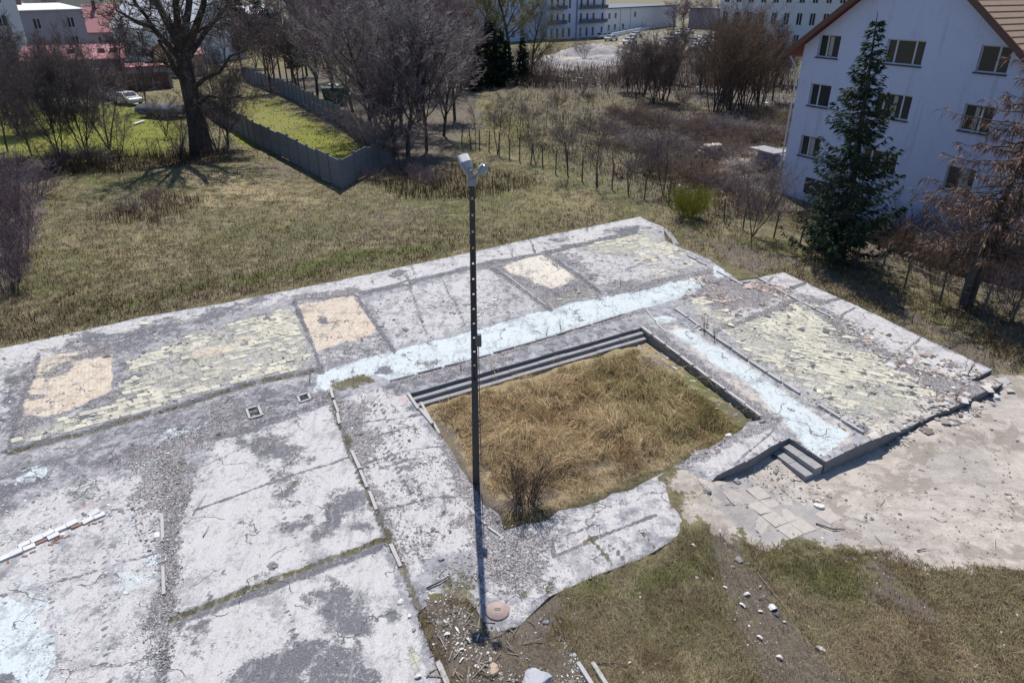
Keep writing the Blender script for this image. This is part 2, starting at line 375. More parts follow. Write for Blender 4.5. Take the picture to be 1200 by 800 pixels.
# mossy joints by the kerb line
ln('moss', [(388,460),(402,505),(428,570),(448,615),(470,660),(490,710),(512,760)], 5, .68, 5); ln('dark', [(388,460),(402,505),(428,570),(448,615),(470,660),(490,710),(525,800)], 5, .72)
pt('moss', [(388,446),(432,438),(438,448),(392,458)], 4, 1, 2)
pt('moss', [(520,668),(548,655),(565,690),(560,740),(500,740),(505,700)], 14, .7, 8)
ln('grav', [(392,465),(430,560),(470,650)], 10, .55)
# straight casting joints and cracks
for q in [[(440,455),(455,500),(482,548),(500,600)],[(405,500),(445,492),(500,485)],[(418,545),(470,530),(525,522)],[(440,600),(500,585),(555,580)],[(600,640),(625,690)],[(575,660),(640,636),(700,612)],[(704,628),(735,660)],[(0,560),(100,530),(190,505)],[(60,470),(60,520)],[(225,600),(330,560),(430,530)],[(300,500),(330,600),(360,660)],[(330,690),(350,760),(365,800)],[(60,620),(60,800)],[(120,610),(125,800)],[(0,700),(180,650)],[(860,545),(905,505)],[(475,320),(500,392)],[(520,330),(548,388)],[(905,325),(885,338)],[(1000,360),(985,372)],[(1080,395),(1060,412)],[(100,385),(108,405)],[(240,360),(246,380)],[(480,305),(486,322)],[(620,280),(626,296)]]: ln('dark', q, 1.3, .78, 3)
# walls' traces / joints
for q in [[(345,355),(378,435)],[(415,344),(462,411)],[(572,310),(645,363)],[(636,295),(706,343)],[(8,531),(30,460),(45,415)],[(350,350),(430,343),(560,311),(640,296),(745,272)]]: ln('dark', q, 2.6, .95)
ln('grav', [(560,313),(590,312),(600,328),(640,358)], 3, .8); ln('grav',[(345,350),(420,340)],4,.8)

Zt = (fbm(GX*3, GY*3, 21)-.5)*.018+np.clip(M['tan'],0,1)*.012+np.clip(M['grav'],0,1)*(fbm(GX*9,GY*9,3,3)-.45)*.07-np.clip(M['moss'],0,1)*.012+np.clip(M['yel'],0,1)*(fbm(GX*4,GY*4,31,2)-.5)*.03
M['grav'] *= 1-np.clip(M['tan'],0,1)*(M['dark']<.5); M['pale'] *= 1-.0*M['grav']
# room outlines: separate floor panels with a sunk joint
ROOMS = [[(-400,560),(8,531),(100,507),(200,479),(285,452),(372,434),(380,446),(380,446),(457,446),(552,421),(653,392),(754,360),(800,346),(832,332),(866,328),(889,325),(780,240),(400,300),(-400,440)],
         [(-400,740),(0,606),(60,575),(185,535),(255,512),(390,468),(380,446),(372,434),(285,452),(200,479),(100,507),(8,531),(-400,660)],
         [(255,512),(390,468),(402,505),(428,570),(448,632),(400,650),(330,676),(196,728),(192,640),(192,540)],
         [(196,728),(330,676),(400,650),(448,632),(470,680),(525,800),(565,920),(190,920),(192,760)],
         [(757,362),(800,375),(1018,510),(968,560),(925,535),(840,575),(780,560),(893,491),(752,384)],
         [(754,360),(800,346),(832,332),(866,328),(889,325),(1180,430),(1180,470),(1064,510),(1018,512),(800,375)]]
room = np.full(cx.shape, len(ROOMS)+1)
cpx, cpy = proj(cx, cy, 0*cx)
for i, r in reversed(list(enumerate(ROOMS))): room[sd(cpx, cpy, r) > 0] = i
room[(room == len(ROOMS)+1) & (cpx < 230)] = len(ROOMS)
for r in ROOMS:
    Zt -= .022*np.clip(1-np.abs(sd(px, py, r))/3.0, 0, 1)
# square shaft openings are separate things; border vertices snap to the outline
used = np.zeros(GX.shape, int); used[:-1,:-1] += cm; used[1:,:-1] += cm; used[:-1,1:] += cm; used[1:,1:] += cm
border = (used > 0) & (used < 4)
def snap(bx, by, poly):
    best = np.full(bx.shape, 1e9); qx = bx.copy(); qy = by.copy()
    for i in range(len(poly)):
        x0, y0 = poly[i]; x1, y1 = poly[(i+1) % len(poly)]; ex, ey = x1-x0, y1-y0
        t = np.clip(((bx-x0)*ex+(by-y0)*ey)/(ex*ex+ey*ey), 0, 1); d = np.hypot(bx-x0-t*ex, by-y0-t*ey)
        k = d < best; best[k] = d[k]; qx[k] = (x0+t*ex)[k]; qy[k] = (y0+t*ey)[k]
    return best, qx, qy
bx, by = GX[border], GY[border]
b1, x1_, y1_ = snap(bx, by, wOUT); b2, x2_, y2_ = snap(bx, by, wPIT)
nx = np.where(b1 < b2, x1_, x2_); ny = np.where(b1 < b2, y1_, y2_); bb = np.minimum(b1, b2)
ok = bb < GS*1.3
SX, SY = GX.copy(), GY.copy()
jag = (fbm(bx*5, by*5, 77)-.5)*.07
SX[border] = np.where(ok, nx+jag, bx); SY[border] = np.where(ok, ny+jag, by)

def f_slab(n):
    v = n.coord(False)
    fine = n.noise(v, 26, 6, .7); mid = n.noise(v, 3.2, 8, .68); big = n.noise(v, .55, 5, .6); grit = n.noise(v, 90, 3, .6)
    brk = n.nnoise(v, 1.9, 10, .74); brk2 = n.nnoise(n.mapping(v, loc=(7,3,1)), 4.5, 9, .74)
    tiny = n.nnoise(n.mapping(v, loc=(1,5,2)), 17, 7, .75)
    def m(k, amp=1.0, lo=.42, hi=.56, src=None):
        a_ = n.math('ADD', n.attr('s_'+k), n.math('MULTIPLY', n.math('SUBTRACT', src or brk, .5), amp*.72))
        return n.step(n.math('ADD', a_, n.math('MULTIPLY', n.math('SUBTRACT', tiny, .5), amp*.26)), lo, hi)
    c = n.mix(n.step(mid,.35,.65), (.15,.15,.168), (.38,.375,.395))
    c = n.mix(n.math('MULTIPLY', n.step(big,.45,.6), .5), c, (.38,.37,.39))
    c = n.mix(m('pale', 1.1), c, n.mix(n.step(fine,.3,.7), (.395,.383,.38), (.555,.54,.535)))
    c = n.mix(n.math('MULTIPLY', m('sand', .9), .85), c, n.mix(mid, (.40,.36,.31), (.60,.54,.47)))
    # tiled surfaces: small lattice
    ang = -0.49
    vt = n.mapping(v, rot=(0,0,ang))
    def lattice(size, mortar):
        b = n.new('ShaderNodeTexBrick'); n.link(vt, b.inputs['Vector']); b.offset = 0; b.inputs['Scale'].default_value = 1
        b.inputs['Mortar Size'].default_value = mortar; b.inputs['Brick Width'].default_value = size; b.inputs['Row Height'].default_value = size
        b.inputs['Color1'].default_value = (1,1,1,1); b.inputs['Color2'].default_value = (.72,.72,.72,1); b.inputs['Mortar'].default_value = (0,0,0,1)
        return b.outputs['Color'], b.outputs['Fac']
    l1, f1 = lattice(.25, .012); l2, f2 = lattice(.15, .005)
    yc = n.mix(n.math('MULTIPLY', brk2, 1), (.37,.35,.27), (.61,.585,.44)); yc = n.mix(.5, yc, n.mix(1, yc, l1, 'MULTIPLY'))
    my = m('yel', 1.5, .46, .52, brk2); c = n.mix(my, c, yc)
    c = n.mix(n.math('MULTIPLY', n.math('MULTIPLY', my, n.step(brk2,.52,.6)), .55), c, (.30,.30,.30))
    bc = n.mix(fine, (.48,.535,.55), (.60,.66,.67)); bc = n.mix(n.math('MULTIPLY', n.step(tiny,.6,.85), .45), bc, (.34,.38,.40)); bc = n.mix(n.math('MULTIPLY', n.step(brk,.6,.8), .35), bc, (.45,.46,.48)); bc = n.mix(n.math('MULTIPLY', f2, .35), bc, (.36,.42,.46))
    mb = m('blue', .6, .46, .52, brk2); c = n.mix(mb, c, bc)
    wv = n.new('ShaderNodeTexWave', bands_direction='X'); n.link(vt, wv.inputs['Vector']); wv.inputs['Scale'].default_value = 2.6; wv.inputs['Distortion'].default_value = .6
    tc = n.mix(n.step(mid,.35,.7), (.54,.44,.33), (.63,.565,.47)); tc = n.mix(n.math('MULTIPLY', m('pale', .6), .85), tc, (.66,.62,.54)); tc = n.mix(n.math('MULTIPLY', wv.outputs['Fac'], .3), tc, (.42,.34,.26)); tc = n.mix(n.math('MULTIPLY', n.step(tiny,.62,.9), .5), tc, (.30,.25,.20))
    c = n.mix(m('tan', .8, .46, .52), c, tc)
    c = n.mix(n.math('MULTIPLY', m('pink', 1, .44, .54, brk2), .8), c, n.mix(fine, (.42,.29,.27), (.58,.44,.42)))
    md = m('dark', 1.2, .36, .66); c = n.mix(n.math('MULTIPLY', md, .93), c, n.mix(n.step(fine,.3,.75), (.05,.05,.062), (.185,.183,.205)))
    # loose grit: pale and dark chips
    ch = n.voro(v, 42, out='Color'); sp = n.new('ShaderNodeSeparateColor'); n.link(ch, sp.inputs[0])
    gc = n.mix(n.step(sp.outputs[0],.35,1), (.085,.082,.09), (.50,.50,.51)); gc = n.mix(n.step(sp.outputs[1],.86,.9), gc, (.36,.22,.17))
    mg = m('grav', 1.2, .42, .60, brk2); c = n.mix(n.math('MULTIPLY', mg, .92), c, gc)
    c = n.mix(m('moss', 1.2, .45, .6, brk2), c, n.mix(brk, (.045,.045,.022), (.16,.14,.075)))
    # scattered specks everywhere, hairline cracks, grime
    c = n.mix(n.math('MULTIPLY', n.step(n.voro(v, 9), .05, .02), n.step(brk,.5,.55)), c, (.75,.75,.76))
    c = n.mix(n.math('MULTIPLY', n.step(n.voro(n.mapping(v, loc=(3,9,2)), 6), .05, .025), .9), c, (.06,.06,.06))
    wv2 = n.new('ShaderNodeVectorMath', operation='ADD'); nz = n.new('ShaderNodeTexNoise'); n.link(v, nz.inputs['Vector']); nz.inputs['Scale'].default_value = 1.5; nz.inputs['Detail'].default_value = 5
    n.link(v, wv2.inputs[0]); sc_ = n.new('ShaderNodeVectorMath', operation='SCALE'); n.link(nz.outputs['Color'], sc_.inputs[0]); sc_.inputs['Scale'].default_value = 1.2; n.link(sc_.outputs[0], wv2.inputs[1])
    cr = n.voro(wv2.outputs[0], .42, 'DISTANCE_TO_EDGE'); crm = n.math('MULTIPLY', n.step(cr, .009, .003), n.step(n.noise(v, 1.1, 3),.47,.53))
    c = n.mix(n.math('MULTIPLY', crm, .8), c, (.07,.068,.07))
    c = n.mix(n.math('MULTIPLY', n.step(grit,.55,.8), .35), c, (.12,.12,.13))
    we = n.math('MULTIPLY', n.step(n.nnoise(n.mapping(v, loc=(9,1,4)), 7, 10, .8), .55, .8), n.step(n.noise(v, .8, 4), .40, .62)); c = n.mix(n.math('MULTIPLY', we, .62), c, (.13,.13,.14))
    wf = n.math('MULTIPLY', n.step(n.nnoise(n.mapping(v, loc=(2,7,9)), 9, 10, .8), .62, .78), n.step(n.noise(n.mapping(v, loc=(5,5,5)), .9, 4), .42, .6)); c = n.mix(n.math('MULTIPLY', wf, .6), c, (.62,.61,.60))
    c = n.mix(n.math('MULTIPLY', n.step(n.voro(n.mapping(v, loc=(1,1,7)), 19), .16, .10), .5), c, (.66,.66,.66))
    st1 = n.nnoise(n.mapping(v, sc=(1,.22,1), rot=(0,0,-.85)), 5, 9, .78); c = n.mix(n.math('MULTIPLY', n.step(st1, .58, .85), .38), c, (.17,.17,.19)); c = n.mix(n.math('MULTIPLY', n.step(st1, .40, .2), .22), c, (.60,.59,.61))
    lc = n.nnoise(n.mapping(v, loc=(11,3,0)), .9, 9, .78); c = n.mix(n.math('MULTIPLY', n.step(lc, .58, .78), .42), c, (.15,.15,.165))
    h = n.math('ADD', n.math('MULTIPLY', fine, .35), n.math('MULTIPLY', n.math('MULTIPLY', mg, sp.outputs[2]), .9))
    h = n.math('SUBTRACT', h, n.math('MULTIPLY', crm, 1.0)); h = n.math('ADD', h, n.math('MULTIPLY', n.math('SUBTRACT', 1, md), .3)); h = n.math('ADD', h, n.math('MULTIPLY', my, .5))
    return c, n.bump(h, .9, .022)
m_slab = material('weathered_floor', f_slab, .88, .25)
m_conc = plain('old_concrete', (.30,.295,.30), .9, .3, 5, .6, bd=.02)
m_concd = plain('dark_concrete', (.20,.195,.20), .9, .35, 4, .7, bd=.03)  # darker grey than old_concrete, for the slab's side walls

slab = MB()
def walls(mb, poly, z0, z1, flip):
    n = len(poly)
    for i in range(n):
        a, b = poly[i], poly[(i+1) % n]; L = math.hypot(b[0]-a[0], b[1]-a[1]); k = max(1, int(L/.35))
        for j in range(k):
            p = [a[0]+(b[0]-a[0])*j/k, a[1]+(b[1]-a[1])*j/k]; q = [a[0]+(b[0]-a[0])*(j+1)/k, a[1]+(b[1]-a[1])*(j+1)/k]
            vv = [(*p,z0),(*q,z0),(*q,z1),(*p,z1)]; mb.add(vv, [(0,1,2,3) if flip else (3,2,1,0)])
walls(slab, wOUT, -.75, .004, True); walls(slab, wPIT, -.75, .004, False)
slab_o = tag(slab.build('concrete_slab', m_concd), 'large cracked concrete floor slab left from a demolished building', None, None, 'structure')
idx = np.arange(GX.size).reshape(GX.shape)
quads = np.stack([idx[:-1,:-1], idx[:-1,1:], idx[1:,1:], idx[1:,:-1]], -1)
AV = {k: M[k].ravel() for k in names}
for i in range(len(ROOMS)+2):
    q = quads[cm & (room == i)]
    if len(q) == 0: continue
    u, inv = np.unique(q.ravel(), return_inverse=True)
    mesh_np('floor_panel', np.stack([SX.ravel()[u], SY.ravel()[u], Zt.ravel()[u]], 1), inv.reshape(-1, 4), m_slab, slab_o,
            {'s_'+k: AV[k][u] for k in names}, smooth=True)

# ================================================================== TERRAIN
ctrl = [(100,378,-.14),(250,340,-.14),(400,320,-.14),(550,285,-.14),(700,255,-.14),(790,270,-.16),(300,250,-.25),(600,200,-.25),(100,250,-.25),(0,370,-.15),
 (850,300,-.12),(1000,345,-.14),(1100,395,-.16),(1180,445,-.12),(1200,470,-.3),(1110,490,-.12),(1130,480,-.25),(1090,495,-.12),(1030,528,-.5),(970,575,-.5),(920,565,-.5),(880,565,-.38),(838,575,-.02),(812,600,0),(800,625,.01),
 (750,672,.015),(700,690,.015),(775,650,.01),(640,715,.015),(600,742,0),(560,755,-.01),(510,760,-.015),(570,745,-.01),(490,735,0),(600,800,-.12),(800,750,-.12),(850,640,-.15),(900,620,-.35),(1000,700,-.3),(1150,600,-.48),(1200,800,-.4),(1000,600,-.48),(1200,520,-.45),(700,880,-.2),(1000,880,-.3),
 (520,485,-.38),(640,440,-.38),(750,398,-.38),(590,462,-.36),(700,420,-.36),(640,500,-.34),(870,488,-.24),(820,440,-.28),(780,410,-.32),(780,538,0),(700,578,.01),(740,560,.01),(640,600,.01),(590,614,0),(560,560,-.1),(300,120,-.35),(700,120,-.35),(900,200,-.35),(1100,340,-.2),(500,120,-.35),(100,120,-.35),
 (0,60,-.4),(600,40,-.4),(1100,150,-.4),(1400,300,-.4),(1500,600,-.4),(-200,500,-.3),(-300,300,-.3)]
GAPW = [tuple(P(*q)[:2]) for q in [(790,545),(812,551),(836,561),(852,572),(826,604),(800,634),(790,612),(774,578),(764,560)]]; NOTCH = [tuple(P(*q)[:2]) for q in [(500,690),(548,692),(585,738),(610,735),(640,712),(655,730),(600,830),(540,860),(512,770),(492,722)]]
CP = np.array([[*P(x, y)[:2], z] for x, y, z in ctrl])
def ground_z(x, y, raw=False):
    x = np.asarray(x, float); y = np.asarray(y, float)
    num = 0; den = 0
    for X, Y, Z in CP:
        wgt = 1/((x-X)**2+(y-Y)**2+.15)**1.6; num = num+wgt*Z; den = den+wgt
    z = num/den
    D = np.hypot(x, y)
    z = z+(fbm(x*.9, y*.9, 41)-.5)*.10*np.clip((D-5)/20, .4, 1)+(fbm(x*.13, y*.13, 45)-.5)*.5*np.clip((D-38)/30, 0, 1)
    ip = sd(x, y, wPIT); z = z+np.clip(ip/1.2, 0, 1)*(fbm(x*2.3, y*2.3, 51, 3)-.40)*.55
    z = np.where(in_slab(x, y) > .05, np.minimum(z, -.35), z)
    for G_, h_ in ((GAPW, .03), (NOTCH, .025)):
        g_ = sd(x, y, G_)+(fbm(x*3, y*3, 71)-.5)*.5; z = np.where(g_ > -.05, np.maximum(z, np.minimum(h_, -.06+g_*.5)+(fbm(x*5, y*5, 73)-.5)*.05), z)
    return z
def axis(parts):
    r = []
    for a, b, s in parts: r += list(np.arange(a, b, s))
    return np.array(r+[parts[-1][1]])
tx = axis([(-1500,-400,60),(-400,-120,8),(-120,-40,1.6),(-40,-24,.5),(-24,24,.2),(24,44,.6),(44,120,2),(120,400,10),(400,1500,60)])
ty = axis([(-60,0,6),(0,6,1),(6,44,.2),(44,70,.45),(70,130,1.2),(130,400,6),(400,2400,60)])
TX, TY = np.meshgrid(tx, ty); TZ = ground_z(TX, TY)
tpx, tpy = proj(TX, np.maximum(TY, 5), -.3+0*TX)
TM = {k: np.zeros(TX.shape) for k in ['green','soil','sand','straw','paved','lawn','brush']}
tn1 = fbm(TX*.5, TY*.5, 61)-.5; tn2 = fbm(TX*.5, TY*.5, 67)-.5
TPOLY = []
def tp(k, poly, soft=12, s=1.0, warp=18): TPOLY.append((k, 0, poly, soft, s, warp))
def te(k, x, y, rx, ry, soft=.5, s=1.0, ang=0, warp=14): TPOLY.append((k, 1, (x, y, rx, ry, ang), soft, s, warp))
tp('sand', [(850,545),(925,505),(968,530),(1064,488),(1100,470),(1176,436),(1260,440),(1500,480),(1500,680),(1200,662),(1100,655),(1045,636),(980,634),(900,636),(850,626),(826,600),(812,585)], 34, 1, 26)
te('soil', 790,600,30,24,.9,.55)
tp('sand', [(775,572),(800,552),(850,556),(870,580),(870,640),(830,630),(795,620)], 26, .78, 16)
tp('paved', [(862,552),(925,560),(980,590),(990,634),(900,634),(850,622),(830,598)], 14, .8)
te('soil', 1060,560,70,20,.9,.5,-20); te('soil',930,575,40,10,.8,.7,10); te('soil', 1080,540,50,14,.8,.6,-20); te('soil',830,600,26,16,.9,.6); te('soil',1150,640,60,14,.9,.5); te('soil', 1180,520,40,16,.7,.6); te('soil', 985,592,16,8,.6,.8,30); te('soil', 1000,610,60,16,.9,.6,10); te('soil', 1120,520,60,16,.9,.62,-20); te('soil',1060,530,30,10,.8,.6,-30); te('soil', 900,560,50,14,.9,.6,10); te('soil',1180,600,40,10,.8,.5); te('straw',960,625,60,8,.9,.6); te('soil', 1130,500,40,8,.7,.5,-20)
tp('soil', [(490,700),(560,735),(640,700),(660,715),(640,760),(690,790),(700,900),(540,900),(520,800)], 18, .85)
tp('soil', [(826,630),(862,640),(900,690),(950,760),(1000,800),(1060,900),(900,900),(880,780),(840,700)], 26, .78)
tp('soil', [(1000,640),(1040,650),(1090,700),(1120,740),(1060,720),(1020,690)], 26, .75)
tp('green', [(890,636),(1000,640),(1020,690),(1000,720),(930,710),(890,680)], 60, .62, 30)
te('green', 800,680,70,26,.9,.55,-20); te('green', 760,740,120,40,.9,.42); te('green', 1160,700,50,40,.9,.4); te('green',700,700,40,12,.8,.5)
te('straw', 760,790,120,40,.9,.5); te('straw', 1100,740,120,60,.9,.45)
# pit
tp('straw', PIT, 16, .95); te('green', 820,480,100,50,.9,.75,30); te('green', 700,440,60,16,.9,.5); te('soil', 560,560,50,40,.9,.45); te('soil', 770,425,26,30,.9,.6,40); te('soil', 850,480,40,18,.9,.5,30); tp('soil', [(500,470),(530,500),(575,600),(600,622),(560,600),(510,520)], 14, .8); te('soil', 600,600,70,16,.7,.7,-10); te('soil',700,560,60,14,.8,.5,-20)
# field behind
tp('green', [(-100,400),(400,320),(560,284),(400,296),(200,345),(-60,395)], 14, .7); te('green', 60,320,90,40,.9,.5); te('green', 560,240,180,30,.9,.5,-6); te('green', 350,270,140,26,.9,.42,-10); te('green', 130,215,90,22,.9,.5)
te('straw', 270,220,110,26,.9,.6,8); te('straw', 640,235,90,26,.9,.55); te('straw', 150,300,110,30,.9,.45); te('soil', 460,260,130,26,.9,.42,-12); te('soil', 330,200,60,14,.8,.5); te('soil', 160,240,50,20,.8,.45)
te('green', 700,215,120,22,.9,.55,20); te('green',560,150,60,40,.9,.4)
tp('soil', [(785,272),(860,290),(960,320),(1100,380),(1200,430),(1200,470),(1040,372),(918,316),(880,326),(830,300)], 20, .75)
te('green', 900,300,70,10,.9,.6,22); te('green', 1090,380,60,12,.8,.6,22); te('straw',1120,385,60,12,.9,.5,22)
# lawns, gardens, plots beyond
tp('lawn', [(20,190),(60,186),(190,185),(215,160),(200,125),(130,116),(30,118),(-60,150)], 14, 1)
tp('lawn', [(262,160),(285,104),(330,120),(436,178),(402,196),(330,186),(290,172)], 8, .62); tp('straw', [(262,160),(285,104),(345,135),(360,150),(310,164),(290,166)], 14, .7)
tp('lawn', [(640,96),(720,104),(820,110),(820,118),(720,120),(640,108)], 8, .45); te('lawn', 860,112,30,7,.7,.5); tp('lawn', [(350,150),(395,158),(440,180),(402,200),(330,186),(320,168)], 12, 1); te('lawn', 600,150,50,16,.9,.45); te('green',700,150,110,40,.9,.55); te('lawn',765,185,20,14,.8,.5); te('lawn',560,120,30,8,.8,.5)
tp('brush', [(560,60),(930,56),(935,130),(560,104)], 14, .75); tp('soil', [(540,100),(930,100),(940,240),(860,268),(700,230)], 30, .45); te('soil', 700,130,80,10,.9,.6); te('brush', 820,150,120,30,.8,.8); te('brush', 780,190,60,20,.8,.7); te('brush', 900,190,40,40,.8,.7); te('sand', 860,195,22,10,.5,.95,0); te('sand', 910,178,30,8,.5,.8); te('green', 855,212,40,8,.6,.8)
tp('brush', [(650,90),(930,80),(930,100),(650,96)], 8, .6); te('sand', 680,72,60,8,.8,.9,-4); te('sand',800,50,90,14,.8,.7); te('soil', 740,80,120,12,.8,.5)
tp('brush', [(-200,190),(50,185),(55,250),(20,340),(-60,380)], 16, .8); tp('soil', [(440,200),(520,160),(560,180),(500,215)], 14, .6)
tp('paved', [(-80,118),(160,112),(170,122),(20,120),(-80,130)], 6, .9); tp('paved', [(-600,-8),(1800,-8),(1800,38),(-600,58)], 8, .4)
tp('soil', [(880,228),(1000,290),(1200,380),(1400,420),(1400,250),(1100,230),(940,200)], 14, .7); tp('soil', [(462,196),(455,180),(402,146),(292,90),(560,60),(565,150),(500,190)], 8, .75)
def tmask(TM, px, py, n1, n2):
    for k, t, g, soft, s, warp in TPOLY:
        X = px+n1*warp*1.6; Y = py+n2*warp
        if t == 0: d = .5+sd(X, Y, g)/soft
        else:
            a = math.radians(g[4]); x_, y_ = X-g[0], Y-g[1]
            u = (x_*math.cos(a)+y_*math.sin(a))/g[2]; v = (-x_*math.sin(a)+y_*math.cos(a))/g[3]; d = .5+(1-np.hypot(u, v))/(2*soft)
        TM[k] = np.maximum(TM[k], s*np.clip(d, 0, 1))
tmask(TM, tpx, tpy, tn1, tn2)
def f_ground(n):
    v = n.coord(False)
    fine = n.noise(v, 22, 6, .72); mid = n.noise(v, 2.2, 8, .7); big = n.noise(v, .35, 6, .65); brk = n.nnoise(n.mapping(v, loc=(4,8,0)), 1.1, 10, .74)
    def m(k, amp=1.0, lo=.38, hi=.62): return n.step(n.math('ADD', n.attr('g_'+k), n.math('MULTIPLY', n.math('SUBTRACT', brk, .5), amp)), lo, hi)
    c = n.mix(n.step(mid,.35,.65), (.11,.095,.06), (.25,.215,.13))
    c = n.mix(n.math('MULTIPLY', n.step(big,.42,.6), .5), c, (.10,.105,.042))
    c = n.mix(m('straw'), c, n.mix(fine, (.20,.155,.09), (.44,.36,.22)))
    c = n.mix(n.math('MULTIPLY', m('green'), .8), c, n.mix(fine, (.05,.07,.018), (.15,.17,.05)))
    c = n.mix(m('lawn'), c, n.mix(mid, (.12,.14,.03), (.26,.26,.06)))
    c = n.mix(n.math('MULTIPLY', m('soil'), .85), c, n.mix(fine, (.07,.058,.048), (.22,.19,.165)))
    c = n.mix(n.math('MULTIPLY', m('brush'), .8), c, n.mix(fine, (.05,.04,.042), (.20,.17,.165)))
    sc_ = n.mix(n.step(mid,.3,.7), (.41,.365,.32), (.58,.525,.465)); sc_ = n.mix(n.math('MULTIPLY', n.step(fine,.5,.75), .5), sc_, (.22,.19,.16)); sc_ = n.mix(n.math('MULTIPLY', n.step(big,.48,.62), .45), sc_, (.36,.34,.33)); sc_ = n.mix(n.math('MULTIPLY', n.step(n.nnoise(n.mapping(v, sc=(.12,1,1), rot=(0,0,-.1)), 5, 7), .6, .9), .35), sc_, (.30,.26,.22))
    c = n.mix(m('sand', 1.0, .42, .56), c, sc_)
    c = n.mix(n.math('MULTIPLY', n.math('MULTIPLY', m('soil', 1.3), m('sand')), .62), c, n.mix(fine, (.17,.14,.115), (.33,.28,.24)))
    c = n.mix(n.math('MULTIPLY', n.math('MULTIPLY', n.step(n.nnoise(n.mapping(v, loc=(2,2,2)), .7, 9, .78), .58, .85), m('sand')), .5), c, (.27,.24,.215))
    c = n.mix(n.math('MULTIPLY', m('paved', .8), .7), c, n.mix(mid, (.26,.25,.25), (.42,.40,.40)))
    sp = n.new('ShaderNodeSeparateColor'); n.link(n.voro(v, 14, out='Color'), sp.inputs[0])
    dots = n.math('MULTIPLY', n.step(n.voro(v, 14), .22, .12), n.step(sp.outputs[0], .82, .86))
    c = n.mix(n.math('MULTIPLY', dots, n.math('ADD', .25, n.math('MULTIPLY', m('soil'), .7))), c, (.52,.50,.48))
    h = n.math('ADD', n.math('MULTIPLY', fine, .7), mid)
    return c, n.bump(h, .9, .05)
m_ground = material('rough_grass_ground', f_ground, .95, .1)
ii = np.arange(TX.size).reshape(TX.shape)
terr = mesh_np('ground', np.stack([TX, TY, TZ], -1), np.stack([ii[:-1,:-1],ii[:-1,1:],ii[1:,1:],ii[1:,:-1]], -1).reshape(-1,4), m_ground, None,
               {'g_'+k: v.ravel() for k, v in TM.items()}, smooth=True)
tag(terr, kind='structure')

# ================================================================== GRASS AND GROUND COVER
m_blade = material('grass_blades', lambda n: n.attr('col', 'Color'), .9, .15)
CL = {'base': ((.125,.095,.06),(.32,.25,.165)), 'green': ((.075,.085,.028),(.20,.20,.08)), 'lawn': ((.11,.13,.02),(.26,.26,.06)), 'straw': ((.23,.17,.095),(.56,.455,.29)),
      'soil': ((.13,.095,.07),(.28,.21,.15)), 'brush': ((.10,.08,.085),(.24,.20,.21)), 'sand': ((.3,.25,.18),(.4,.34,.25)), 'paved': ((.25,.2,.15),(.3,.25,.2))}
def scatter(poly, n, pad=0):
    xs = [p[0] for p in poly]; ys = [p[1] for p in poly]
    X = RNG.uniform(min(xs), max(xs), n); Y = RNG.uniform(min(ys), max(ys), n)
    k = sd(X, Y, poly) > pad; return X[k], Y[k]
def unproj(X, Y, z=-.25):
    u = (X-600)/F; v = (400-Y)/F; t = (z-H)/(-sp+v*cp); return u*t, (cp+v*sp)*t
def ed0(x, y):
    i_ = sd(x, y, wPIT); return np.where(i_ > 0, np.clip((i_-.2)/1.8, 0, 1), 1)
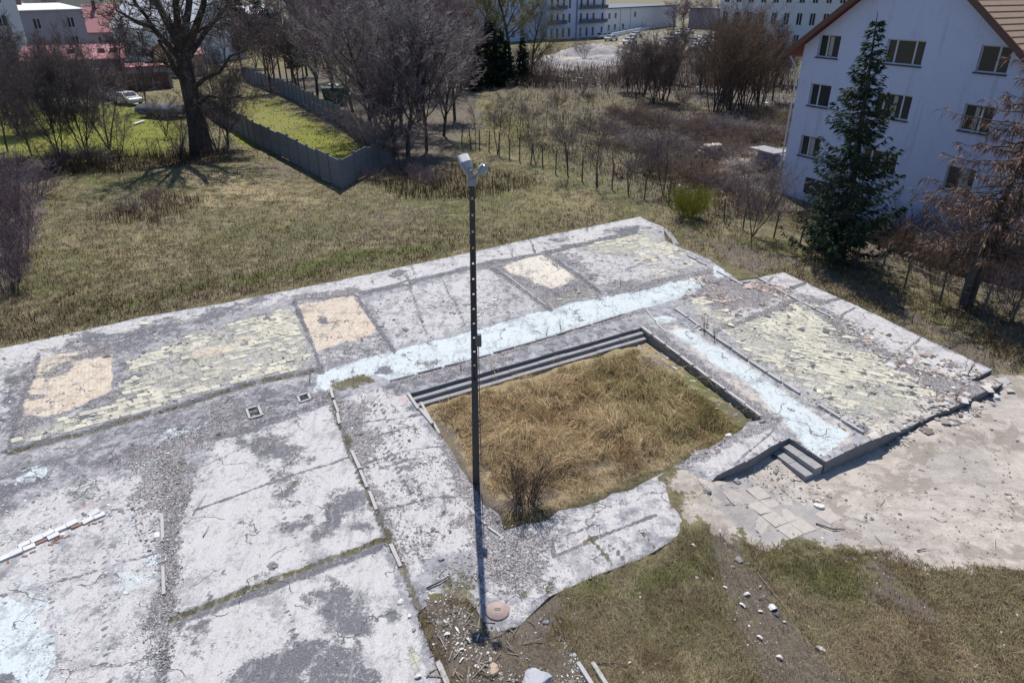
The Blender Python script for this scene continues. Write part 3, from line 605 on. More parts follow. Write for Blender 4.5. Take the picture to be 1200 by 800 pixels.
def grass(name, poly, n, h, wd, label, cat=None, clump=1, dome=0, comb=0, spread=.05, lean=.6, skip=('sand','paved'), windy=0, keep=None, tint=None, thin=()):
    X, Y = scatter(poly, n); wx, wy = unproj(X, Y)
    # thin by patchy noise so cover is uneven
    a = (in_slab(wx, wy) < -.03) | (sd(wx, wy, GAPW) > 0); wx, wy = wx[a], wy[a]
    if clump > 1:
        ox = RNG.normal(0, spread, len(wx)*clump); oy = RNG.normal(0, spread, len(wy)*clump); tv = np.repeat(RNG.uniform(.45, 1.45, len(wx)), clump); td = np.repeat(fbm(wx*.5, wy*.5, 203, 3)*16+RNG.normal(0, .7, len(wx)), clump); wx = np.repeat(wx, clump)+ox; wy = np.repeat(wy, clump)+oy
        a = (in_slab(wx, wy) < .10) | (sd(wx, wy, GAPW) > -.1); wx, wy, ox, oy, tv, td = wx[a], wy[a], ox[a], oy[a], tv[a], td[a]
    else: ox = oy = td = 0*wx; tv = 1+0*wx
    n1 = fbm(wx*.5, wy*.5, 61)-.5; n2 = fbm(wx*.5, wy*.5, 67)-.5
    q, r = proj(wx, wy, -.3); g = {k: np.zeros(wx.shape) for k in TM}; tmask(g, q, r, n1, n2)
    nz = fbm(wx*2.2, wy*2.2, 88); keepm = np.ones(wx.shape, bool)
    for k in skip: keepm &= g[k]+(nz-.5)*1.2 < .45
    keepm &= ~((g['soil']+(nz-.5) > .5) & (RNG.random(len(wx)) < .72))
    for k in thin: keepm &= ~((g[k] > .4) & (RNG.random(len(wx)) < .7))
    q_, r_ = proj(wx, wy, 0*wx); keepm &= ~((sd(q_, r_, PIT) > 0) & ((sdline(q_, r_, [(470,466),(752,386)]) < 11+nz*6) | (sdline(q_, r_, [(752,386),(896,494)]) < 6+nz*20)))
    wx, wy, nz, ox, oy, tv, td = wx[keepm], wy[keepm], nz[keepm], ox[keepm], oy[keepm], tv[keepm], td[keepm]; g = {k: v[keepm] for k, v in g.items()}
    N = len(wx); wz = ground_z(wx, wy)-.01
    t = RNG.random((N, 1))**1.3
    c = np.array(CL['base'][0])*(1-t)+np.array(CL['base'][1])*t
    sg = ((fbm(wx*.8, wy*.8, 91)-.5)*3.0); bl = np.clip((fbm(wx*.25+7, wy*.25, 95, 5)-.5)*5, 0, 1)[:, None]; c = c*(1-bl*.55)+np.array([.17,.115,.085])*bl*.55; st_ = np.clip((fbm(wx*.33+3, wy*.33, 97, 5)-.52)*6, 0, 1)[:, None]; c = c*(1-st_*.6)+np.array([.40,.335,.215])*st_*.6*RNG.uniform(.6,1.1,(N,1))
    for k in ('straw', 'green', 'lawn', 'brush', 'soil'):
        f = np.clip(g[k]*1.2+sg*(.5 if k in ('green','straw') else .2)*(g[k] > .02), 0, 1)[:, None]*(.85 if k != 'soil' else .5)
        f = f*(RNG.random((N, 1)) < .8+.2*(k == 'lawn'))
        c = c*(1-f)+(np.array(CL[k][0])*(1-t)+np.array(CL[k][1])*t)*f
    c = c*(RNG.uniform(.7, 1.2, (N, 1)))*(.42+.58*np.clip(tv, 0, 1.5))[:, None]
    dk = np.clip((fbm(wx*1.25+5, wy*1.25, 211, 3)-.46)*5, 0, 1)[:, None]; c = c*(1-dk*np.array([.40,.46,.50]))
    if tint is not None: c = c*np.array(tint)
    ip = sd(wx, wy, wPIT); ed = np.clip(ip/1.6, .25, 1); ed = np.where(ip > 0, ed, 1)
    D = np.hypot(wx, wy); hh = ed*h*RNG.uniform(.45, 1.25, N)*(.45+1.1*nz)*tv; ww = wd*np.clip(D/14, .8, 2.4)*RNG.uniform(.6, 1.3, N)
    la = RNG.uniform(0, 2*np.pi, N)
    if windy: la = np.where(RNG.random(N) < .45, np.arctan2(oy, ox), fbm(wx*.9, wy*.9, 99, 3)*14)+RNG.normal(0, .5, N)
    if comb: la = np.where(RNG.random(N) < comb, td+RNG.normal(0, .3, N), la)
    if dome: wz = wz+dome*ed0(wx, wy)*tv*np.exp(-(ox**2+oy**2)/(2*spread**2))*(.5+nz)
    L = lean*RNG.uniform(.3, 1.3, N)
    dx, dy = np.cos(la), np.sin(la); fx, fy = -dy, dx
    fa = RNG.uniform(0, np.pi, N); fx = np.cos(fa); fy = np.sin(fa)
    B = np.stack([wx, wy, wz], 1); S = np.stack([fx*ww/2, fy*ww/2, 0*ww], 1)
    up = np.stack([dx*L*.35, dy*L*.35, .62+0*L], 1)*hh[:, None]; tip = np.stack([dx*L*1.15, dy*L*1.15, 1/(1+L**2*1.4)], 1)*hh[:, None]
    V = np.stack([B-S, B+S, B+up+S*.7, B+up-S*.7, B+tip], 1).reshape(-1, 3)
    o = np.arange(N)[:, None]*5
    Fc = np.concatenate([o+[0,1,2], o+[0,2,3], o+[3,2,4]], 0)
    ob = mesh_np(name, V, Fc, m_blade, None, None, np.repeat(c, 5, 0))
    tag(ob, label, cat, None, 'stuff'); return ob
grass('dry_grass', PIT, 5000, .33, .009, 'matted straw coloured dry grass filling the sunken square bed', 'grass', 34, .20, .75, spread=.15, lean=1.7, windy=1, tint=(1.25,1.18,1.08), thin=('soil',))
grass('short_grass', [(500,700),(640,712),(700,672),(797,626),(840,632),(1045,634),(1200,658),(1300,700),(1300,900),(480,900)], 28000, .13, .008, 'short green and brown grass in front of the slab', 'grass', 8, 0, .2, spread=.08, lean=1.2, windy=1)
grass('field_grass', [(-120,420),(0,410),(400,330),(750,256),(790,290),(900,330),(1220,460),(1300,400),(860,270),(560,180),(470,180),(400,220),(260,170),(0,180),(-120,200)], 56000, .17, .010, 'rough brown and green meadow grass behind the slab', 'grass', 5, .05, .3, spread=.15, lean=1.2, windy=1)
grass('far_grass', [(300,100),(560,170),(860,270),(930,230),(920,90),(640,80),(540,110),(430,170)], 22000, .26, .014, 'weedy grass on the open plot beyond the post fence', 'grass', 4, 0, 0, spread=.3, lean=1.0)
grass('lawn_grass', [(20,190),(60,186),(190,185),(300,190),(440,180),(330,118),(285,100),(200,112),(30,118)], 9000, .14, .02, 'bright green lawns of the gardens on the left', 'grass', 2, 0, 0, spread=.3, lean=.4)
grass('weed_stalks', [(-40,412),(0,406),(164,370),(273,351),(400,326),(549,293),(700,262),(690,250),(540,278),(400,306),(270,330),(160,350),(-40,385)], 6500, .27, .010, 'fringe of dark dry weed stalks along the rear slab edge', 'weeds', 3, 0, 0, spread=.12, lean=.35, tint=(.62,.52,.45))
grass('weed_stalks', [(440,215),(540,190),(640,215),(560,235),(470,235)], 2200, .5, .012, 'dark dry weed stalks on the meadow behind the lamp', 'weeds', 3, 0, 0, spread=.2, lean=.4, tint=(.7,.58,.52))
grass('weed_stalks', [(100,260),(180,225),(240,235),(200,265)], 900, .5, .012, 'purplish dry stalks on the left meadow', 'weeds', 3, 0, 0, spread=.2, lean=.4, tint=(.75,.6,.6))
grass('weed_stalks', [(770,262),(870,285),(1000,330),(1180,400),(1180,430),(1000,360),(860,310),(790,280)], 2600, .35, .010, 'dry stalks and leaves beside the right slab edge', 'weeds', 3, 0, 0, spread=.2, lean=.6, tint=(.75,.62,.55))
grass('scrub', [(575,120),(640,96),(930,100),(930,235),(860,262),(790,235),(700,205),(600,165)], 4600, .65, .012, 'tangled brown scrub on the cleared plot beyond the post fence', 'scrub', 7, 0, 0, spread=.35, lean=.8, tint=(.62,.5,.5))
grass('scrub', [(560,60),(930,60),(930,110),(640,104),(560,100)], 2600, 1.6, .02, 'dark brown scrub in front of the far buildings', 'scrub', 6, 0, 0, spread=.6, lean=.7, tint=(.5,.42,.42))
grass('scrub', [(900,240),(1000,285),(1200,370),(1200,330),(1060,270),(940,225)], 1500, 1.0, .012, 'dark scrub along the fence before the white house', 'scrub', 7, 0, 0, spread=.3, lean=.7, tint=(.45,.36,.33))
grass('scrub', [(60,185),(230,180),(275,190),(120,206),(60,206)], 700, .9, .012, 'dark scrub along the lawn fence at the left', 'scrub', 7, 0, 0, spread=.3, lean=.8, tint=(.45,.38,.36))
# gravel chips lying on the broken floor and round the lamp post
def chips(name, poly, n, size, label, cols, mat=None, w8=None):
    X, Y = scatter(poly, n); wx, wy = unproj(X, Y, 0)
    n1 = fbm(wx*.9, wy*.9, 5)-.5
    a = fbm(wx*1.6, wy*1.6, 111)+RNG.uniform(-.12, .12, len(wx)) > .50; wx, wy = wx[a], wy[a]; N = len(wx)
    on = in_slab(wx, wy) > 0; wz = np.where(on, 0.008, ground_z(wx, wy)+.005)
    s = size*RNG.lognormal(-.45, .5, N)[:, None]*np.clip(np.hypot(wx, wy)/13, .8, 2)[:, None]
    base = np.array([(-1,-.7,0),(1,-.8,0),(.9,.8,0),(-.8,.9,0),(.1,0,.8)], float)
    J = base[None]*s[:, :, None]+RNG.normal(0, .22, (N, 5, 3))*s[:, :, None]; an = RNG.uniform(0, 6.28, N); c_, s_ = np.cos(an)[:, None], np.sin(an)[:, None]
    st = RNG.uniform(.5, 1, N)[:, None]
    V = np.stack([J[..., 0]*c_-J[..., 1]*s_*st, J[..., 0]*s_+J[..., 1]*c_*st, np.abs(J[..., 2])*.7], -1)+np.stack([wx, wy, wz], 1)[:, None]
    o = np.arange(N)[:, None]*5; Fc = np.concatenate([o+[0,1,4], o+[1,2,4], o+[2,3,4], o+[3,0,4]], 0)
    pal = np.array(cols)[RNG.integers(0, len(cols), N)]*RNG.uniform(.75, 1.15, (N, 1))
    ob = mesh_np(name, V.reshape(-1, 3), Fc, m_blade, None, None, np.repeat(pal, 5, 0)); tag(ob, label, None, None, 'stuff'); return ob
GC = [(.55,.55,.56),(.40,.40,.41),(.12,.12,.13),(.2,.19,.2),(.30,.24,.21),(.3,.3,.31)]
chips('gravel', [(495,500),(575,600),(650,610),(660,690),(560,700),(470,660),(440,560),(395,470),(430,462)], 9000, .022, 'grey broken gravel along the left edge of the sunken bed', GC)
chips('gravel', [(150,540),(230,535),(215,620),(215,730),(195,800),(180,800),(165,740),(185,690),(150,600)], 5000, .018, 'white and dark gravel along the narrow kerb on the left', GC)
chips('gravel', [(490,690),(640,720),(700,800),(520,800)], 5200, .022, 'pale debris chips scattered in the soil below the lamp post', GC+[(.7,.68,.64)]*2)
chips('gravel', [(985,368),(1180,450),(1060,500),(1090,462),(1000,402)], 4200, .035, 'brown rubble band along the right walkway', [(.3,.26,.23),(.5,.48,.46),(.16,.13,.12),(.45,.36,.3),(.6,.58,.58)])
chips('gravel', [(815,322),(925,335),(925,350),(850,370),(800,350)], 2600, .035, 'brown rubble around the pink floor remains', [(.3,.26,.23),(.5,.48,.46),(.16,.13,.12),(.45,.36,.3),(.5,.38,.36)])
chips('gravel', [(752,386),(893,492),(800,546),(792,530),(870,490),(745,400)], 2600, .026, 'loose stones along the right edge of the sunken bed', GC)
chips('gravel', [(150,520),(300,476),(340,480),(250,512),(190,540)], 3000, .02, 'dark gravel in the left corridor', GC)
chips('gravel', [(0,405),(345,350),(640,280),(780,270),(830,310),(700,345),(460,410),(370,435),(0,530)], 6000, .03, 'crumbs of broken floor over the rear rooms', [(.5,.5,.45),(.3,.3,.32),(.6,.6,.5),(.15,.15,.16)])
chips('gravel', [(800,374),(930,344),(1134,450),(1064,500),(1010,510)], 4500, .03, 'crumbs of broken tile over the right room', [(.5,.5,.42),(.3,.3,.3),(.6,.6,.48),(.15,.15,.16)])
chips('gravel', [(0,560),(190,530),(190,800),(0,800)], 3500, .014, 'small crumbs over the left floor', [(.5,.5,.52),(.6,.66,.68),(.25,.25,.27)])
chips('gravel', [(850,555),(1200,470),(1200,655),(900,640)], 1800, .022, 'small stones on the sandy yard', [(.3,.26,.23),(.5,.46,.42),(.16,.13,.12)])

chips('gravel', [(1000,520),(1064,492),(1100,474),(1180,440),(1190,456),(1110,500),(1060,512),(1010,532)], 2600, .05, 'broken lumps along the crumbling right slab edge', [(.3,.28,.26),(.45,.44,.43),(.16,.14,.13),(.5,.46,.42)])
chips('gravel', [(860,545),(925,505),(968,535),(985,570),(900,575)], 700, .03, 'broken bits at the foot of the short steps', GC)
# ================================================================== TREES
def bark(name, c, c2):
    def f(n):
        v = n.coord(); k = n.nnoise(n.mapping(v, sc=(1,1,.25)), 7, 6); return n.mix(k, c, c2), n.bump(k, .7, .04)
    return material(name, f, .95, .1)
m_bark = bark('dark_bark', (.045,.038,.034), (.15,.125,.11)); m_twig = bark('grey_twigs', (.10,.082,.082), (.21,.175,.175)); m_twigp = bark('purple_twigs', (.12,.088,.10), (.27,.20,.225))
m_twigw = bark('pale_twigs', (.17,.15,.15), (.40,.36,.35)); m_willow = bark('olive_twigs', (.13,.115,.05), (.30,.27,.11)); m_yel = bark('yellow_green_twigs', (.16,.17,.03), (.36,.36,.06)); m_brown = bark('brown_twigs', (.11,.075,.055), (.24,.17,.125))
def tubes(S, n=3):
    S = np.array(S, float); a, b, r0, r1 = S[:, 0:3], S[:, 3:6], S[:, 6:7], S[:, 7:8]
    d = b-a; d /= np.linalg.norm(d, axis=1, keepdims=True)+1e-9
    ref = np.where(np.abs(d[:, 2:3]) < .9, [[0, 0, 1.]], [[1., 0, 0]]); e = np.cross(d, ref); e /= np.linalg.norm(e, axis=1, keepdims=True); g = np.cross(d, e)
    ra = []; rb = []
    for k in range(n):
        t = 2*math.pi*k/n; o = e*math.cos(t)+g*math.sin(t); ra.append(a+o*r0); rb.append(b+o*r1)
    V = np.stack(ra+rb, 1).reshape(-1, 3); o = np.arange(len(S))[:, None]*2*n
    Fc = np.concatenate([o+[k, (k+1) % n, n+(k+1) % n, n+k] for k in range(n)], 0)
    return V, Fc
def unit(v): return v/(np.linalg.norm(v)+1e-9)
def grow(S, p, d, L, r, lvl, pr, R):
    ns = pr['segs'][lvl]; pts = [p]; rs = [r]; dirs = [d]
    for i in range(ns):
        d = unit(d+np.array([R.gauss(0, 1), R.gauss(0, 1), R.gauss(0, .6)])*pr['wob'][lvl]+np.array([0, 0, pr['trop'][lvl]]))
        q = p+d*L/ns; r2 = max(r*(1-(1-pr['tap'])*(i+1)/ns), pr['rmin']); S.append((*p, *q, rs[-1], r2, lvl)); p = q; pts.append(q); rs.append(r2); dirs.append(d)
    if lvl+1 >= len(pr['segs']): return
    for k in range(pr['kids'][lvl]):
        f = pr['f0'][lvl]+(1-pr['f0'][lvl])*(k+R.random())/pr['kids'][lvl]; x = min(f*ns, ns-.001); i = int(x); t = x-i
        pp = pts[i]*(1-t)+pts[i+1]*t; dd = dirs[i+1]; a = R.uniform(*pr['ang'][lvl]); 
        sd_ = unit(np.cross(dd, np.array([R.gauss(0,1), R.gauss(0,1), R.gauss(0,1)])))
        nd = unit(dd*math.cos(a)+sd_*math.sin(a)); 
        grow(S, pp, nd, L*pr['len'][lvl]*R.uniform(.7, 1.15)*(1-.35*f), max(rs[i]*pr['rad'][lvl], pr['rmin']), lvl+1, pr, R)
PT = dict(segs=[7,5,4,3,2], kids=[15,9,7,5], f0=[.16,.12,.12,.1], ang=[(.45,1.0),(.4,1.0),(.4,1.1),(.4,1.1)], len=[.62,.58,.52,.5], rad=[.5,.5,.55,.6], wob=[.07,.11,.14,.18,.2], trop=[.05,.10,.08,.05,.03], tap=.35, rmin=.008)
def bare_model(name, seed, pr, height=10, stems=1, spread=0, r0=.14, mb=None, mt=None, lean=0, base_r=0, cut=2):
    R = random.Random(seed); S = []
    for s in range(stems):
        a = R.uniform(0, 6.28) if stems > 1 else 0; sp_ = spread*R.uniform(.3, 1) if stems > 1 else lean
        d = unit(np.array([math.cos(a)*sp_, math.sin(a)*sp_, 1.0])); b = np.array([math.cos(a)*base_r*R.random(), math.sin(a)*base_r*R.random(), -.15])
        grow(S, b, d, height*R.uniform(.8, 1.0)*.82, r0*R.uniform(.7, 1.1), 0, pr, R)
    S = np.array(S); A = S[S[:, 8] < cut]; B = S[S[:, 8] >= cut]
    zmax = max(S[:, 5].max(), .1); S[:, :6] *= 1
    root = bpy.data.objects.new(name, None); 
    VA, FA = tubes(A[:, :8], 6); VB, FB = tubes(B[:, :8], 3) if len(B) else (None, None)
    t = mesh_np('trunk', VA, FA, mb or m_bark, root, smooth=True); parts = [t]
    if VB is not None: parts.append(mesh_np('crown', VB, FB, mt or m_twig, root))
    for q in parts: COL.objects.unlink(q)
    return root, parts, zmax
def place(model, name, bx, by, h, label, cat='tree', group=None, rz=None, ws=1, z=None, mats=None, world=None):
    root, parts, zm = model
    w_ = P(bx, by, -.3) if world is None else world
    gz = float(ground_z(np.array([w_[0]]), np.array([w_[1]]))[0]) if z is None else z
    s = h/zm; o = empty(name, (w_[0], w_[1], gz), RNG.uniform(0, 6.28) if rz is None else rz, label, cat, group); o.scale = (s*ws, s*ws, s)
    for p in parts:
        c = bpy.data.objects.new(p.name.split('.')[0], p.data); COL.objects.link(c); c.parent = o
        if mats and c.name.startswith('crown'):
            c.material_slots[0].link = 'OBJECT'; c.material_slots[0].material = mats
    return o
def hgt(bx, by, ty):
    w_ = P(bx, by, -.3); k = 0
    v = (400-ty)/F; # height on the vertical through w_ that shows at row ty
    Y = w_[1]; # yc/zc = v
    z = (v*(Y*cp)-Y*sp)/(cp+v*sp)
    return H+z+.3
pA = dict(PT); pB = dict(PT, kids=[16,9,7,5], trop=[.05,.14,.12,.08,.05], ang=[(.3,.7),(.35,.8),(.4,.9),(.4,.9)])
pShrub = dict(segs=[5,4,3], kids=[7,6], f0=[.15,.1], ang=[(.3,.7),(.3,.8)], len=[.5,.45], rad=[.55,.6], wob=[.07,.12,.15], trop=[.04,.08,.04], tap=.3, rmin=.006)
pSmall = dict(PT, segs=[6,4,3,2], kids=[12,7,5], f0=[.25,.15,.1], ang=[(.4,.85),(.4,.9),(.4,1)], len=[.5,.5,.5], rad=[.42,.5,.6], wob=[.05,.1,.15,.2], trop=[.03,.1,.08,.05], rmin=.009)
T1 = bare_model('t', 1, pA); T2 = bare_model('t', 2, pB, r0=.16, mt=m_twigw); T3 = bare_model('t', 3, pB, r0=.12, mt=m_twigp); T4 = bare_model('t', 4, pA, stems=3, spread=.35, r0=.10)
T5 = bare_model('t', 5, dict(pA, kids=[13,9,7,5]), r0=.13, mt=m_willow)
S1 = bare_model('s', 11, pSmall, r0=.07, cut=1); S2 = bare_model('s', 12, pSmall, r0=.06, stems=2, spread=.22, cut=1); S3 = bare_model('s', 13, pSmall, r0=.06, stems=4, spread=.35, cut=1); S4 = bare_model('s', 14, dict(pSmall, kids=[16,6,4]), r0=.05, cut=1)
B1 = bare_model('b', 21, pShrub, height=3, stems=26, spread=.7, r0=.018, mb=m_twigp, mt=m_twigp, base_r=.5, cut=1); B2 = bare_model('b', 22, pShrub, height=3, stems=24, spread=1.0, r0=.016, mb=m_brown, mt=m_brown, base_r=.4, cut=1)
B3 = bare_model('b', 23, dict(pShrub, wob=[.16,.2,.2], trop=[-.02,0,0]), height=3, stems=34, spread=1.6, r0=.016, mb=m_twig, mt=m_twigp, base_r=.7, cut=1)
B5 = bare_model('b', 27, dict(pShrub, kids=[10,6], wob=[.22,.25,.25], trop=[-.05,0,0]), height=3, stems=60, spread=2.2, r0=.016, mb=m_brown, mt=m_twigp, base_r=1.2, cut=1)
T6 = bare_model('t', 6, dict(pB, segs=[6,4,3,2], kids=[9,6,4]), stems=9, spread=.38, r0=.07, base_r=.8, cut=1, mt=m_brown)
B4 = bare_model('b', 24, dict(pShrub, kids=[10,7]), height=3, stems=60, spread=1.0, r0=.014, mb=m_yel, mt=m_yel, base_r=.45, cut=1)
R1 = bare_model('r', 25, dict(pShrub, kids=[5,3]), height=3, stems=46, spread=.28, r0=.012, mb=m_brown, mt=m_brown, base_r=.35, cut=1)
# --- the large old tree on the left: leaning trunk and heavy crooked limbs
def P3(x, y, Y):
    """point at depth Y under picture position"""
    u = (x-600)/F; v = (400-y)/F; t = Y/(cp+v*sp); return np.array([u*t, Y, H+t*(-sp+v*cp)])
def path_seg(S, pts, r0, r1):
    n = len(pts)-1
    for i in range(n):
        a, b = pts[i], pts[i+1]; ra = r0+(r1-r0)*i/n; rb = r0+(r1-r0)*(i+1)/n
        S.append((*a, *b, ra, rb, 0))
def big_tree():
    R = random.Random(5); S = []; b0 = P(236, 180, -.3); Y = b0[1]
    q = lambda x, y, dy=0: P3(x, y, Y+dy)
    tr = [b0-np.array([0,0,.3]), q(232,150), q(226,120), q(219,90), q(214,62)]
    T = []; 
    for i, (a, b, r_, s_) in enumerate(zip(tr[:-1], tr[1:], (.98,.76,.68,.62), (.76,.68,.62,.54))): T.append((*a, *b, r_, s_, 0))
    limbs = [([(214,64),(204,40),(190,14),(176,-14),(165,-40)],.40,.16,2), ([(214,64),(208,30),(206,0),(200,-40)],.34,.15,-3), ([(215,64),(217,34),(222,4),(226,-40)],.36,.16,3), ([(216,66),(228,36),(238,8),(244,-30)],.36,.14,-2),
             ([(217,72),(236,44),(250,26),(268,4)],.28,.08,4), ([(222,108),(240,92),(258,84),(270,66),(290,58)],.2,.06,-3), ([(213,70),(196,52),(178,32),(160,26),(140,14)],.3,.08,-4), ([(178,32),(172,20),(160,6),(150,-12)],.18,.06,-4),
             ([(220,100),(206,84),(198,66),(186,48)],.26,.1,-5), ([(226,124),(246,112),(262,116),(282,112)],.16,.05,-4), ([(206,84),(190,72),(170,74)],.14,.05,-5), ([(208,34),(196,20),(186,2)],.16,.06,3), ([(228,38),(246,30),(262,34)],.12,.04,2)]
    pr = dict(segs=[4,4,3,2], kids=[6,5,4], f0=[.1,.1,.1], ang=[(.4,1.0),(.4,1.0),(.4,1.1)], len=[.6,.55,.55], rad=[.6,.55,.6], wob=[.16,.18,.2,.22], trop=[.06,.04,.0,-.02], tap=.3, rmin=.014)
    TW = []
    for pts, r0, r1, dy in limbs:
        n = len(pts); pp = [q(x, y, dy*i/(n-1)) for i, (x, y) in enumerate(pts)]; path_seg(T, pp, r0, r1)
        L = sum(np.linalg.norm(pp[i+1]-pp[i]) for i in range(n-1))
        for k in range(int(2+L*.5)):
            f = R.uniform(.2, 1)*(n-1); i = min(int(f), n-2); t = f-i; p = pp[i]*(1-t)+pp[i+1]*t; d = unit(pp[i+1]-pp[i]); sdv = unit(np.cross(d, [R.gauss(0,1), R.gauss(0,1), R.gauss(0,1)])); a = R.uniform(.4, 1.1)
            grow(TW, p, unit(d*math.cos(a)+sdv*math.sin(a)), R.uniform(2.2, 4.6), max(r1*.5, .045), 0, pr, R)
    root = empty('old_tree', b0, 0, 'huge old bare tree with thick dark leaning trunk and crooked limbs', 'tree')
    off = np.array(b0); T = np.array(T); TW = np.array(TW); T[:, :3] -= off; T[:, 3:6] -= off; TW[:, :3] -= off; TW[:, 3:6] -= off
    V, Fc = tubes(T[:, :8], 10); mesh_np('trunk', V, Fc, m_bark, root, smooth=True)
    V, Fc = tubes(TW[:, :8], 3); mesh_np('crown', V, Fc, m_bark, root)
big_tree()
GT = 'bare trees round the meadow'
def pl(m, n, bx, by, ty, lab, **k): return place(m, n, bx, by, max(.5, hgt(bx, by, ty)), lab, k.pop('cat', 'tree'), k.pop('group', GT), **k)
# left corner
pl(T4,'bare_tree',72,192,20,'forked dark tree with two diverging trunks left of the big tree', ws=.8); pl(T4,'bare_tree',104,190,10,'slim multi-stemmed tree beside the low dark thicket on the left', rz=2, ws=.75)
pl(T4,'bare_tree',268,172,28,'slender leaning tree just right of the huge old tree', rz=1.2, ws=.9); pl(S3,'bare_tree',212,185,110,'low sprouting tree in front of the huge old trunk, on its left side', ws=1.3)
pl(S3,'bare_tree',255,178,95,'low sprouting tree in front of the huge old trunk, on its right side', ws=1.2, rz=2); pl(T1,'bare_tree',10,180,40,'dim bushy tree at the left border behind the purple thicket', ws=.9, mats=m_twigp)
pl(T4,'bare_tree',38,185,60,'thin tree at the far left edge of the lawn', rz=4, ws=.8); pl(S3,'bare_tree',140,188,118,'small shrubby tree on the wire fence of the lawn', ws=1.2)
for m, bx, by, ty, lab, ws in [(T4,22,158,-10,'bare tree before the block of flats at the far left',1.0),(T4,60,150,5,'bare tree before the long outbuilding, its left end',1.0),(S3,128,176,60,'thin many stemmed tree on the bright lawn',1.6),(T1,172,128,24,'bare tree between trailer and garages',1.0),(T3,150,112,10,'fine twigged tree in front of the garages',1.1),(T4,100,124,20,'bare tree by the dark van',1.0),(S3,195,160,100,'thin bushy sapling left of the trailer',1.5),(T1,250,110,20,'bare tree behind the fence right of the huge tree',1.0),(T3,285,92,10,'purple bare tree at the far end of the narrow yard',1.1),(T4,300,80,0,'bare tree at the far end behind the yard',1.1)]:
    pl(m, 'bare_tree', bx, by, ty, lab, ws=ws, mats=m_twigp if m is T3 else None)
# dense grove in the middle
grove = [(350,112,-30,T1,m_twig,.8),(318,108,-10,T3,m_twigp,.8),(372,122,-20,T2,None,.8),(392,128,-40,T3,None,.85),(415,140,-30,T1,m_twigp,.9),(432,160,-20,T2,None,.95),(448,172,-10,T2,None,.95),(462,184,10,T3,None,.9),(478,182,-30,T2,None,.9),(470,150,-60,T1,m_twigp,.9),
 (500,176,0,T3,None,.9),(492,140,-60,T2,m_twigp,.9),(520,160,10,T2,None,.8),(533,140,-10,T3,None,.9),(455,120,-60,T3,m_twigp,.9),(425,110,-60,T1,m_twigp,.9),(512,112,-50,T1,m_twigp,.9),(540,105,-40,T3,None,.9),(390,96,-50,T1,m_twigp,.9),(360,90,-40,T3,None,.9),(440,196,95,S3,None,1.5),(470,200,120,S3,None,1.5)]
GLAB = ['slender bare tree over the far panel fence','purple bare tree near the dark pines','pale-stemmed birch-like tree behind the far panel fence','bare tree of the dense grove, at its left end by the panel fence','bare tree in the dense grove behind the fence corner','light twigged tree right above the fence corner','whitish branching tree at the front of the grove beside the fence corner',
 'wide purple tree at the front of the grove','pale tree at the front of the grove, right of the widest one','tall purple tree in the middle of the grove','purple tree at the front right of the grove','tall tree in the grove behind the pale front tree','bare tree at the right end of the grove','bare tree between the grove and the dark spruces','tall tree deep in the grove','tall tree deep in the left of the grove','tall tree deep in the right of the grove','tall bare tree just left of the dark spruces','bare tree far behind the left of the grove','bare tree behind the panel fence yard','low sapling clump at the fence corner','low sapling clump in front of the grove']
for (bx, by, ty, m, mt, ws), lab in zip(grove, GLAB): pl(m, 'bare_tree', bx, by, ty, lab, ws=ws*1.45, mats=mt)
for bx, by, ty, ws, lab in [(600,92,-70,1.0,'tall willow with yellow-olive twigs behind the dark spruces'),(568,86,-60,.9,'olive twigged willow left of the tallest willow'),(622,88,-20,.9,'olive willow nearest the blue apartment block'),(545,80,-50,.9,'olive willow at the back of the grove')]:
    pl(T5,'willow_tree',bx,by,ty,lab,ws=ws*1.4,group='olive willows')
# row of young trees along the post fence
row = [(557,173,108,S1),(583,183,96,S2),(596,167,92,S4),(628,194,140,S3),(666,210,112,S2),(699,222,125,S1),(736,232,150,S4),(777,232,130,S2),(762,205,150,S3),(881,280,176,S3),(905,245,185,S2),(610,160,110,S1),(686,180,120,S4),(640,150,100,S1)]
RLAB = ['young bare tree first from the left on the post fence','young twin-stemmed tree second along the post fence','young tree with fine upright crown on the post fence','low branching young tree on the post fence','spreading young tree on the post fence behind the lamp post','slim straight young tree on the post fence','single thin stem sapling on the post fence','young tree beside the yellow-green bush','low multi-stemmed tree among the brush heaps','dark multi-stemmed sapling left of the spruce','thin sapling against the white house corner','thin tree in the weedy plot','thin upright tree in the middle of the weedy plot','thin tree at the back of the weedy plot']
for (bx, by, ty, m), lab in zip(row, RLAB): pl(m, 'young_tree', bx, by, ty, lab, group='young trees along the post fence', ws=1.25, mats=m_twig)
# trees before the far buildings
far = [(752,114,26,T6,.9),(766,120,20,T4,.9),(776,118,18,T6,.9),(735,108,40,T4,.9),(838,132,4,T6,1.0),(855,130,-6,T6,1.0),(872,128,10,T6,.95),(850,120,-16,T6,1.0),(890,124,20,T6,.9),(905,118,10,T3,.9),(820,108,30,T4,.9),(685,72,40,S3,1.6),(643,92,60,S3,1.6),(683,110,80,S3,1.6),(790,98,26,T3,.8),(915,100,30,T4,.9),(845,70,14,T3,1),(800,66,20,T1,1)]
FLAB = ['wide bare tree with forked trunk on the far plot','bare tree at the middle of the far tree clump','straight bare tree of the far clump','small bare tree left of the far clump','dense broad bare tree left of the white house','dense bare tree second of the broad clump by the white house','dense bare tree nearest the white house in the broad clump','tall purple tree at the back of the broad clump','bare tree behind the eave of the white house','bare tree right behind the white house corner','bare tree with leaning stems on the far plot','lone small tree before the blue apartment block','small reddish tree at the foot of the apartment block','small bush tree on the far plot fence','purple bare tree on the car park edge','bare tree hidden partly by the white house','distant bare tree before the office block','distant bare tree before the low white hall']
